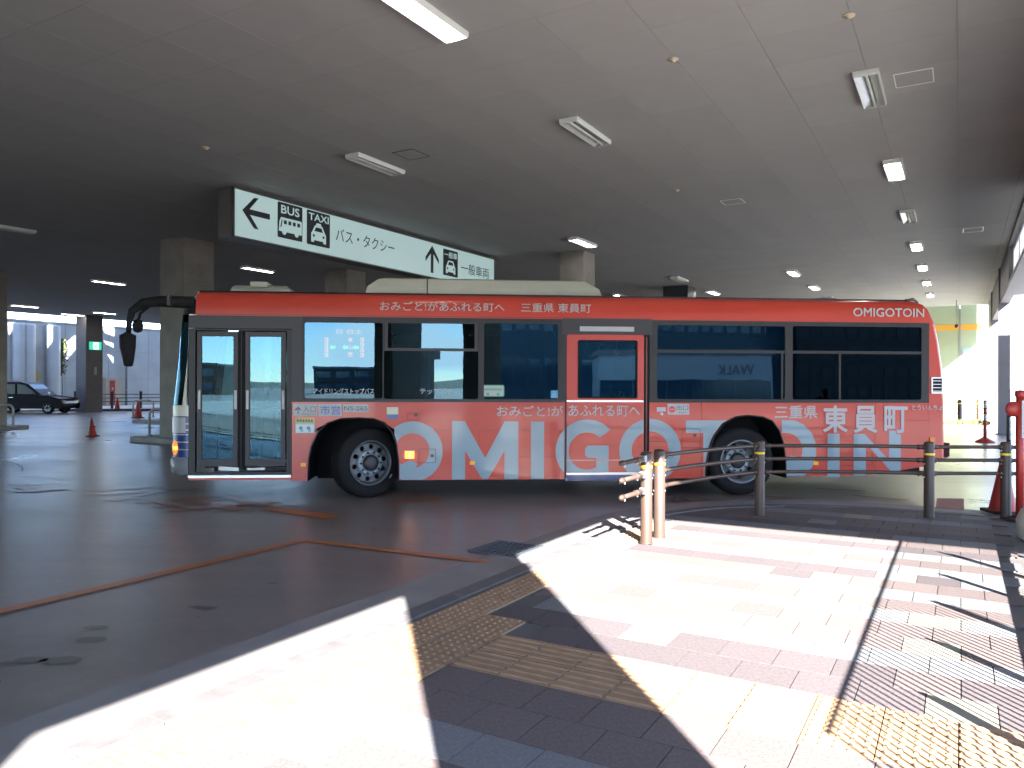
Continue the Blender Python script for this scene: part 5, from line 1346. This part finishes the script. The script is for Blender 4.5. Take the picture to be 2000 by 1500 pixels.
u, v = uv(1957, 1012); d = (CAM_H - .02) / v
cone(Vector((6.02, 9.42, .022)), 'red traffic cone directly behind the rightmost guard post', 1.0)
cone(Vector((-12.65, 23.2, 0)), 'battered red cone leaning over on the open floor', .80, -.06)
cone(Vector((-23.6, 46.0, .0)), 'small orange red cone at the far kerb, next to the dark fence post', 1.15)
cone(Vector((-17.6, 36.2, 0)), 'red cone beside the column island, right of the other far cone', 1.2)
t = thing('delineator_pole', 'orange and white flexible pole on a round foot behind the bus', 'pole', AB(25.7, .62, 0), 0)
MB().tube([(0, 0, .1), (0, 0, .62)], .045, 12).build('lower_tube', M_cone, t); MB().tube([(0, 0, .62), (0, 0, .80)], .046, 12).build('white_band', M_whitep, t); MB().tube([(0, 0, .80), (0, 0, .98)], .045, 12).build('upper_tube', M_cone, t)
MB().tube([(0, 0, .98), (0, 0, 1.16)], .046, 12).build('white_band', M_whitep, t); MB().tube([(0, 0, 1.16), (0, 0, 1.2)], .045, 12).build('cap', M_cone, t)
m = MB(); m.lathe([(.26, 0), (.25, .03), (.10, .12), (.05, .16)], seg=20); m.build('foot', M_cone, t)
for k, (a, b) in enumerate(((25.55, 1.18), (25.75, 1.4))):
    t = thing('bollard', 'black bollard with a pale stripe, ' + ('left of the close pair' if k == 0 else 'right of the close pair'), 'bollard', AB(a, b, 0), 0, 'pair of black bollards')
    MB().tube([(0, 0, 0), (0, 0, .80)], .055, 12).build('tube', M_dark, t); MB().box(-.012, .012, -.062, -.054, .1, .74).build('pale_stripe', M_whitep, t)
# fence and planting at the far right
t0 = None
ff = [(39.6, 0.0), (40.0, .72), (40.4, 1.44), (38.9, -1.6), (38.3, -3.2)]
for k, (a, b) in enumerate(ff):
    lab = ['far brown guard post nearest the rear of the bus, in the sun', 'far brown guard post behind the orange pole', 'far brown guard post beside the slim steel column', 'far brown guard post hidden behind the rear of the bus', 'second far brown guard post hidden behind the bus'][k]
    if t0 is None:
        t0 = thing('far_guard_post', lab, 'post', AB(a, b, .004), 0, 'far guard posts in the sun'); m = MB(); m.lathe([(.10, 0), (.10, 1.0), (.05, 1.03), (0, 1.04)], seg=14); m.build('tube', M_post, t0)
        m = MB(); m.lathe([(.101, .84), (.105, .845), (.105, .88), (.101, .885)], seg=14); m.build('yellow_band', M_yellow, t0)
    else: copy_tree(t0, AB(a, b, .004), 0, lab)
ffp = [ff[4], ff[3], ff[0], ff[1], ff[2], (41.0, 2.6)]
for z, l in ((.92, 'top'), (.66, 'middle'), (.40, 'bottom')):
    t = thing('far_rail', f'{l} rail of the far sunlit guard fence', 'rail', (0, 0, 0), 0, 'rails of the far guard fence')
    MB().tube([AB(a, b, z) for a, b in ffp], .03, 8).build('pipe', M_post, t)
# grass strip
m = MB(); rnd = random.Random(3)
for i in range(5200):
    a = rnd.uniform(37.0, 38.6) + .9; b = rnd.uniform(-3.8, 1.9); p = AB(a, b, 0); h_ = rnd.uniform(.08, .24); an = rnd.uniform(0, 2 * PI); dx, dy = math.cos(an) * .02, math.sin(an) * .02
    m.add([(p.x - dx, p.y - dy, 0), (p.x + dx, p.y + dy, 0), (p.x + rnd.uniform(-.08, .08), p.y + rnd.uniform(-.08, .08), h_)], [(0, 1, 2)])
o = m.build('grass', mat("dry_grass", (.20, .20, .07), .8, var=.3, scale=3)); tag(o, 'strip of dry grass in the sun before the far fence', 'grass', kind='stuff')
# ---------------------------------------------------------------- far left: taxi, fences, cabinet, exit sign
def make_car():
    t = thing('black_taxi', 'black taxi parked at the far left, facing right', 'car', (-26.35, 42.1, 0), 0)
    M_cp = mat("black_car_paint", (.004, .002, .003), .5, spec=.1); M_cg = mat("car_glass_dark", (.012, .02, .02), .25, spec=.3)
    Wd = .84
    # lower body: outline in side view, sections across
    low = [(-2.30, .35), (-2.34, .62), (-2.26, .95), (-1.9, 1.03), (.62, 1.02), (1.05, .98), (1.75, .90), (2.12, .80), (2.22, .62), (2.24, .42), (2.18, .27), (-2.2, .27)]
    def arch_cut(pts): return pts
    def prof_at(y, ins): return [(x * (1 - ins * .02), y, z - (ins * .02 if z > .8 else 0)) for x, z in low]
    m = MB(); m.loft([prof_at(-Wd + .10, 3), prof_at(-Wd + .03, 1), prof_at(-Wd, 0), ], closed=True)
    m.loft([prof_at(-Wd + .10, 3), prof_at(Wd - .10, 3)], closed=True); m.loft([prof_at(Wd - .10, 3), prof_at(Wd, 0)], closed=True)
    for y in (-Wd, Wd): m.add([(x, y, z) for x, z in low], [tuple(range(len(low)))])
    m.build('body', M_cp, t)
    cab = [(-2.2, 1.0), (-2.05, 1.45), (-1.7, 1.66), (-.9, 1.72), (-.1, 1.70), (.28, 1.60), (1.02, 1.0)]
    def cabr(y, k): return [(x * (1 - .03 * k) , y, 1.0 + (z - 1.0) * (1 - .05 * k)) for x, z in cab]
    m = MB(); m.loft([cabr(-Wd + .16, 0), cabr(Wd - .16, 0)], closed=False); m.build('roof', M_cp, t)
    for s_ in (-1, 1):
        y = s_ * (Wd - .17)
        wins = [[(-1.95, 1.06), (-1.8, 1.42), (-1.30, 1.56), (-1.2, 1.56), (-1.2, 1.06)], [(-1.12, 1.06), (-1.12, 1.58), (-.42, 1.60), (-.42, 1.06)], [(-.34, 1.06), (-.34, 1.60), (.12, 1.54), (.70, 1.10), (.72, 1.06)]]
        plate('side_frame', [[(x, z) for x, z in cab]] + wins, M_cp, t, .03, y)
        plate('side_window', [[(-1.95, 1.05), (-1.8, 1.5), (-1.1, 1.6), (.05, 1.6), (.75, 1.05)]], M_cg, t, .006, y - s_ * .02)
        MB().box(-1.75, -1.5, s_ * (Wd + .001) - .012, s_ * (Wd + .001) + .012, .86, .89).build('door_handle', M_silver, t)
        MB().box(-.65, -.42, s_ * (Wd + .001) - .012, s_ * (Wd + .001) + .012, .86, .89).build('door_handle', M_silver, t)
        MB().box(.92, .99, s_ * (Wd - .02) - .02, s_ * (Wd - .02) + .02, .78, .86).build('side_lamp', M_orangec if False else M_reflx, t)
    m = MB(); m.add([(.31, -Wd + .2, 1.58), (.31, Wd - .2, 1.58), (1.0, Wd - .2, 1.01), (1.0, -Wd + .2, 1.01)], [(0, 1, 2, 3)]); m.build('windscreen', M_cg, t)
    m = MB(); m.tube([(1.55, -Wd + .05, .92), (1.55, -Wd - .04, 1.05), ], .015, 6); m.lathe([(0, -.07), (.06, -.03), (.06, .05), (0, .08)], (1.56, -Wd - .04, 1.10), seg=10); m.build('fender_mirror', M_silver, t)
    MB().box(2.18, 2.235, -.6, .6, .55, .68).build('grille', M_silver, t)
    for s_ in (-1, 1): MB().box(2.10, 2.225, s_ * .66 - .12, s_ * .66 + .12, .58, .74).build('headlight', mat("lamp_lens", (.5, .5, .42), .15), t)
    MB().box(-1.0, -.75, -.25, .25, 1.70, 1.80).build('roof_lamp', mat("purple_lamp", (.25, .12, .3), .4), t)
    for x in (-1.35, 1.42):
        for s_ in (-1, 1):
            wt = bpy.data.objects.new('wheel', None); C.objects.link(wt); wt.parent = t; wt.location = (x, s_ * (Wd - .09), .31)
            m = MB(); m.lathe([(.20, -.10), (.29, -.10), (.31, -.07), (.31, .07), (.29, .10), (.20, .10)], axis='Y', seg=28); m.build('tyre', M_black, wt)
            m = MB(); m.lathe([(.205, s_ * .09), (.18, s_ * .06), (.05, s_ * .085), (0, s_ * .09)], axis='Y', seg=28); m.build('rim', M_rim, wt)
            sp_ = [[(.05 * math.cos(q), .05 * math.sin(q)), (.17 * math.cos(q - .1), .17 * math.sin(q - .1)), (.17 * math.cos(q + .1), .17 * math.sin(q + .1))] for q in [2 * PI * i / 7 for i in range(7)]]
            for L_ in sp_: m = MB(); m.prism([(x_, s_ * .094, z_) for x_, z_ in L_], (0, s_ * .006, 0)); m.build('spoke', M_silver, wt)
    return t
make_car()
# exit sign on the dark column
t = thing('exit_sign', 'green and white emergency exit sign on the dark far column', 'sign', AB(26.0, -42.79, 3.55), ROT_AB)
MB().box(-.36, .40, -.03, .0, 0, .5).build('sign_box', mat("exit_green", (.02, .30, .18), .4), t)
ex = emit("exit_face", (.05, .62, .40), .08)
MB().box(-.34, .38, -.04, -.031, .02, .48).build('green_face', ex, t)
m = MB(); m.box(-.12, .22, -.044, -.0405, .05, .45); m.build('white_panel', emit("exit_white", (.8, 1, .95), .10), t)
for pts in ([(-.02, .26), (.08, .32), (.10, .26), (.02, .18)], [(.0, .2), (.05, .2), (-.04, .07), (-.08, .09)], [(.03, .2), (.07, .2), (.16, .09), (.12, .07)], [(.06, .36), (.10, .39), (.13, .36), (.09, .33)]):
    m = MB(); m.prism([(x, -.048, z) for x, z in pts], (0, .003, 0)); m.build('running_figure', ex, t)
t = thing('notice_plate', 'small grey plate on the dark far column under the exit sign', 'plate', AB(26.05, -42.79, 2.15), ROT_AB); MB().box(-.08, .08, -.012, 0, 0, .45).build('plate', M_grey, t)
# dark fence at the far left
fl_posts = [(26.3, -44.9), (29.3, -45.0), (32.3, -45.1), (35.5, -45.2)]
gx = [(-24.3, 46.2), (-21.9, 46.9), (-27.2, 45.6)]
def gpt(px, dist): return Vector((uv(px, 755)[0] * dist, dist, .14))
fps = [gpt(147, 46.5), gpt(219, 46.5), gpt(275, 47.5), gpt(330, 48.5)]
mb = MB(); mb.prism([gpt(118, 45.2) - Vector((0, 0, .14)), gpt(340, 46.6) - Vector((0, 0, .14)), gpt(340, 60) - Vector((0, 0, .14)), gpt(60, 60) - Vector((0, 0, .14))], (0, 0, .137)); struct('far_kerb', mb, M_gutter)
mb = MB(); mb.prism([gpt(118, 45.1) - Vector((0, 0, .14)), gpt(340, 46.5) - Vector((0, 0, .14)), gpt(340, 46.58) - Vector((0, 0, .14)), gpt(118, 45.18) - Vector((0, 0, .14))], (0, 0, .142)); struct('far_kerb_edge', mb, mat("dark_kerb_face", (.05, .05, .055), .7))
t0 = None
for p, lab in zip(fps[:3], ('dark fence post in front of the parked black car', 'dark fence post before the red hydrant cabinet', 'dark fence post hidden by the column island')):
    if t0 is None:
        t0 = thing('dark_fence_post', lab, 'post', p, 0, 'dark fence posts at the far left'); m = MB(); m.lathe([(.075, 0), (.075, .96), (.09, .97), (.09, 1.02), (.04, 1.06), (0, 1.07)], seg=12); m.build('tube', M_dark, t0)
    else: copy_tree(t0, p, 0, lab)
for z, l in ((.86, 'top'), (.64, 'middle'), (.42, 'bottom')):
    t = thing('dark_fence_rail', f'{l} dark rail of the far left fence', 'rail', (0, 0, 0), 0, 'rails of the dark far fence')
    MB().tube([p + Vector((0, 0, z)) for p in fps], .026, 8).build('pipe', M_dark, t)
# hydrant cabinet and plate
def wallbox(name, lab, cat, px0, px1, py0, py1, depth, m_, parts=None):
    (a0, h1), (a1, h0) = on_a_plane(px0, py0, -50.9), on_a_plane(px1, py1, -50.9)
    t = thing(name, lab, cat, AB(a0, -50.98, 0), ROT_AB)
    MB().box(0, a1 - a0, -depth, 0, h0, h1).build('body', m_, t); return t, a1 - a0, h0, h1
t, w_, h0, h1 = wallbox('wall_cabinet', 'beige cabinet on the far footway with a red hydrant door', 'cabinet', 200, 233, 744, 797, .5, mat("beige_cabinet", (.36, .30, .24), .6))
MB().box(w_ * .22, w_ * .52, -.53, -.501, h0 + .05, h1 - .15).build('red_door', mat("hydrant_red", (.30, .03, .03), .5), t)
MB().box(w_ * .33, w_ * .40, -.545, -.531, h0 + 1.1, h0 + 1.25).build('door_label', M_whitep, t)
t, w_, h0, h1 = wallbox('yellow_box', 'yellow ochre box on the wall above the black taxi', 'box', 54, 70, 731, 750, .4, mat("ochre_paint", (.40, .25, .04), .6))
MB().box(.05, w_ - .05, -.42, -.401, h0 + .1, h1 - .1).build('lid', mat("ochre_paint", (.40, .25, .04), .6), t)
(a_, h_) = on_a_plane(247, 700, -50.85)
t = thing('drain_pipe', 'grey drain pipe running down the far concrete wall', 'pipe', AB(a_, -50.85, 0), 0)
MB().tube([(0, 0, .14), (0, 0, 5.5)], .07, 10).build('pipe', mat("pipe_grey", (.16, .17, .18), .5), t)
for z in (1.2, 3.2, 5.2): m = MB(); m.lathe([(.071, z), (.085, z), (.085, z + .06), (.071, z + .06)], seg=10); m.build('clamp', M_grey, t)
# round wall piers
for px, r_, lab in ((106, .42, 'round pale pier on the far wall, its top in the sun'), (40, .36, 'round pale pier on the far wall nearest the left edge'), (58, .4, 'grey pier on the far wall above the yellow box')):
    a_, _ = on_a_plane(px, 700, -50.6); t = thing('round_pier', lab, 'pier', AB(a_, -50.75, 0), 0, 'round piers on the far wall')
    m = MB(); m.lathe([(r_, .14), (r_, 5.3), (r_ * .9, 5.4), (0, 5.42)], seg=22); m.build('shaft', M_wallc, t)
# creeper
a_, _ = on_a_plane(121, 700, -50.9); p = AB(a_, -50.9, 0); m = MB(); rnd = random.Random(5)
for i in range(420):
    z = 2.2 + 2.4 * rnd.random() ** .8; x = rnd.gauss(0, .13); q = Vector((p.x + x, p.y - .06 + rnd.uniform(-.06, .04), z)); s_ = rnd.uniform(.03, .07); n_ = Vector((rnd.uniform(-1, 1), -1, rnd.uniform(-.6, .6))).normalized(); a1_ = n_.cross(Vector((0, 0, 1))).normalized() * s_; b1_ = n_.cross(a1_).normalized() * s_
    m.add([q - a1_, q - b1_, q + a1_, q + b1_], [(0, 1, 2, 3)])
t = thing('creeper', 'thin green and yellow creeper climbing the far wall', 'plant', (0, 0, 0)); m.build('leaves', mat("creeper_leaf", (.10, .12, .03), .7, var=.4, scale=3), t)
MB().tube([(p.x, p.y - .02, .14), (p.x + .05, p.y - .02, 1.5), (p.x - .03, p.y - .02, 3), (p.x + .02, p.y - .02, 4.4)], .015, 6).build('stem', mat("stem_brown", (.08, .06, .04), .8), t)
# white hoop guards at the column islands
def hoop(loc, rz, lab, wd=.9, h_=.75, red=False):
    t = thing('hoop_guard', lab, 'guard rail', loc, rz, 'pipe hoops guarding the columns'); r_ = .18
    pts = [(-wd / 2, 0, 0), (-wd / 2, 0, h_ - r_)] + [(-wd / 2 + r_ - r_ * math.cos(R(q)), 0, h_ - r_ + r_ * math.sin(R(q))) for q in (15, 35, 55, 75, 90)] + [(wd / 2 - r_ + r_ * math.sin(R(q)), 0, h_ - r_ + r_ * math.cos(R(q))) for q in (0, 15, 35, 55, 75)] + [(wd / 2, 0, h_ - r_), (wd / 2, 0, 0)]
    MB().tube(pts, .038, 10).build('hoop', mat("hoop_grey", (.42, .41, .40), .45), t)
    for s_ in (-1, 1): MB().tube([(s_ * wd / 2, 0, 0), (s_ * wd / 2, 0, .03)], .07, 10).build('foot', M_grey, t)
    return t
def gp(px, py, z=0):
    u, v = uv(px, py); d = (CAM_H - z) / v; return Vector((u * d, d, z))
p = gp(26, 841, .13); hoop(p - Vector((.45, 0, 0)), 0, 'grey pipe hoop guarding the column at the left edge')
p = gp(287, 857, .13); hoop(p + Vector((.45, .15, 0)), 0, 'pale pipe hoop at the foot of the large column left of the bus')
p = gp(258, 820, .13); hoop(p + Vector((.5, 0, 0)), 0, 'pipe hoop beside the half hidden column, next to a cone')

# ---------------------------------------------------------------- world behind the camera (seen mirrored in the bus windows)
M_hill = mat("forest_hill", (.035, .055, .03), .9, var=.3, scale=.02)
m = MB(); rnd = random.Random(11); n = 120; prev = None; rings = []
for lvl, (rr_, hh) in enumerate(((520, 0), (560, .55), (620, 1.0), (760, .9))):
    ring = []
    for k in range(n + 1):
        t_ = PI + PI * k / n; hgt = .22 * (34 + 16 * math.sin(t_ * 5 + 1) + 9 * math.sin(t_ * 13) + 4 * math.sin(t_ * 31 + lvl))
        ring.append((rr_ * math.cos(t_), rr_ * math.sin(t_), hgt * hh))
    rings.append(ring)
m.loft(rings); o = m.build('hills', M_hill); o['kind'] = 'structure'
def building(name, lab, x, y, w_, d_, h_, rz, wallm, glassm, floors, bays, band=None):
    t = thing(name, lab, 'building', (x, y, 0), rz)
    MB().box(-w_ / 2, w_ / 2, -d_ / 2, d_ / 2, 0, h_).build('wall', wallm, t)
    MB().box(-w_ / 2 - .2, w_ / 2 + .2, -d_ / 2 - .2, d_ / 2 + .2, h_ + .002, h_ + .4).build('parapet', M_grey, t)
    fh = h_ / floors
    wm = MB().box(-.5, .5, 0, .06, 0, 1).mesh('window'); wm.materials.append(glassm)
    for f in range(floors):
        for b_ in range(bays):
            bw = w_ / bays; o = link('window', wm, t, loc=(-w_ / 2 + bw * (b_ + .5), d_ / 2, fh * f + fh * .28)); o.scale = (bw * .72, 1, fh * .5)
    return t
M_whb = mat("white_cladding", (.62, .64, .66), .5); M_blb = mat("blue_cladding", (.07, .14, .18), .4)
building('office_block', 'blue grey office block beyond the road, mirrored in the bus windows', 25.5, -62, 36, 14, 17, R(4), M_blb, M_glassb, 3, 26)
building('station_block', 'tall building coloured dark as if in shade, beyond the road at the far right behind the camera', 66, -50, 52, 14, 16, R(16), mat('shade_cladding', (.035, .035, .04), .6), M_dark, 8, 44)  # added building, its dark colour stands for a wall in shade
shop = building('shop', 'low white shop building mirrored in the rear windows of the bus', 21.5, -38, 13, 8, 4.0, R(12), M_whb, M_glassb, 1, 1)
for o in [c for c in shop.children if c.name.startswith('window')]: bpy.data.objects.remove(o)
for k in range(5): MB().box(-6.4 + k * 2.56, -3.9 + k * 2.56, 4.0, 4.06, .1, 2.1).build('shop_window', M_glassb, shop)
tx = text('shop_lettering', 'WALK', (-5.2, -2.4, 2.5, 3.3), M_grey, shop, y=0, bold=.04)
for v in tx.data.vertices: v.co = Vector((-v.co.x, 4.04 - v.co.y, v.co.z))
building('house', 'small pale house far beyond the road', -9, -150, 16, 9, 5.5, R(-5), mat('slate_cladding', (.06, .075, .08), .7), M_glassb, 2, 4)
building('house', 'small brown walled house far beyond the road', -34, -120, 10, 9, 5, R(8), mat("brown_cladding", (.25, .16, .11), .8), M_glassb, 2, 3)
t = conc_column(-17.05, 10.46, .65, 'free standing concrete pier of the walkway behind the camera', z1=3.0, joints=False, group=None)
MB().box(-.55, .55, -.55, .55, 3.0, 3.55).build('pier_head', M_conc, t)
for k, z in enumerate((7.2, 8.0, 8.6, 9.6)):
    t = thing('power_line', ['lowest', 'second', 'third', 'highest'][k] + ' black power line crossing the sky behind the camera', 'cable', (0, 0, 0), 0, 'power lines behind the camera')
    pts = [Vector((-70 + 8 * i, -42 + i * .8, z + .9 * ((i - 8) / 8) ** 2)) for i in range(17)]; MB().tube(pts, .035, 5).build('cable', M_dark, t)
for x, y in ((-70, -42), (58, -29.2)):
    t = thing('power_pole', 'concrete power pole beyond the road, ' + ('east' if x > 0 else 'west') + ' end of the lines', 'pole', (x, y, 0), 0, 'power poles')
    m = MB(); m.lathe([(.2, 0), (.13, 11.5), (0, 11.5)], seg=10); m.build('shaft', M_conc, t); MB().box(-.06, .06, -1, 1, 10.2, 10.35).build('crossarm', M_grey, t)
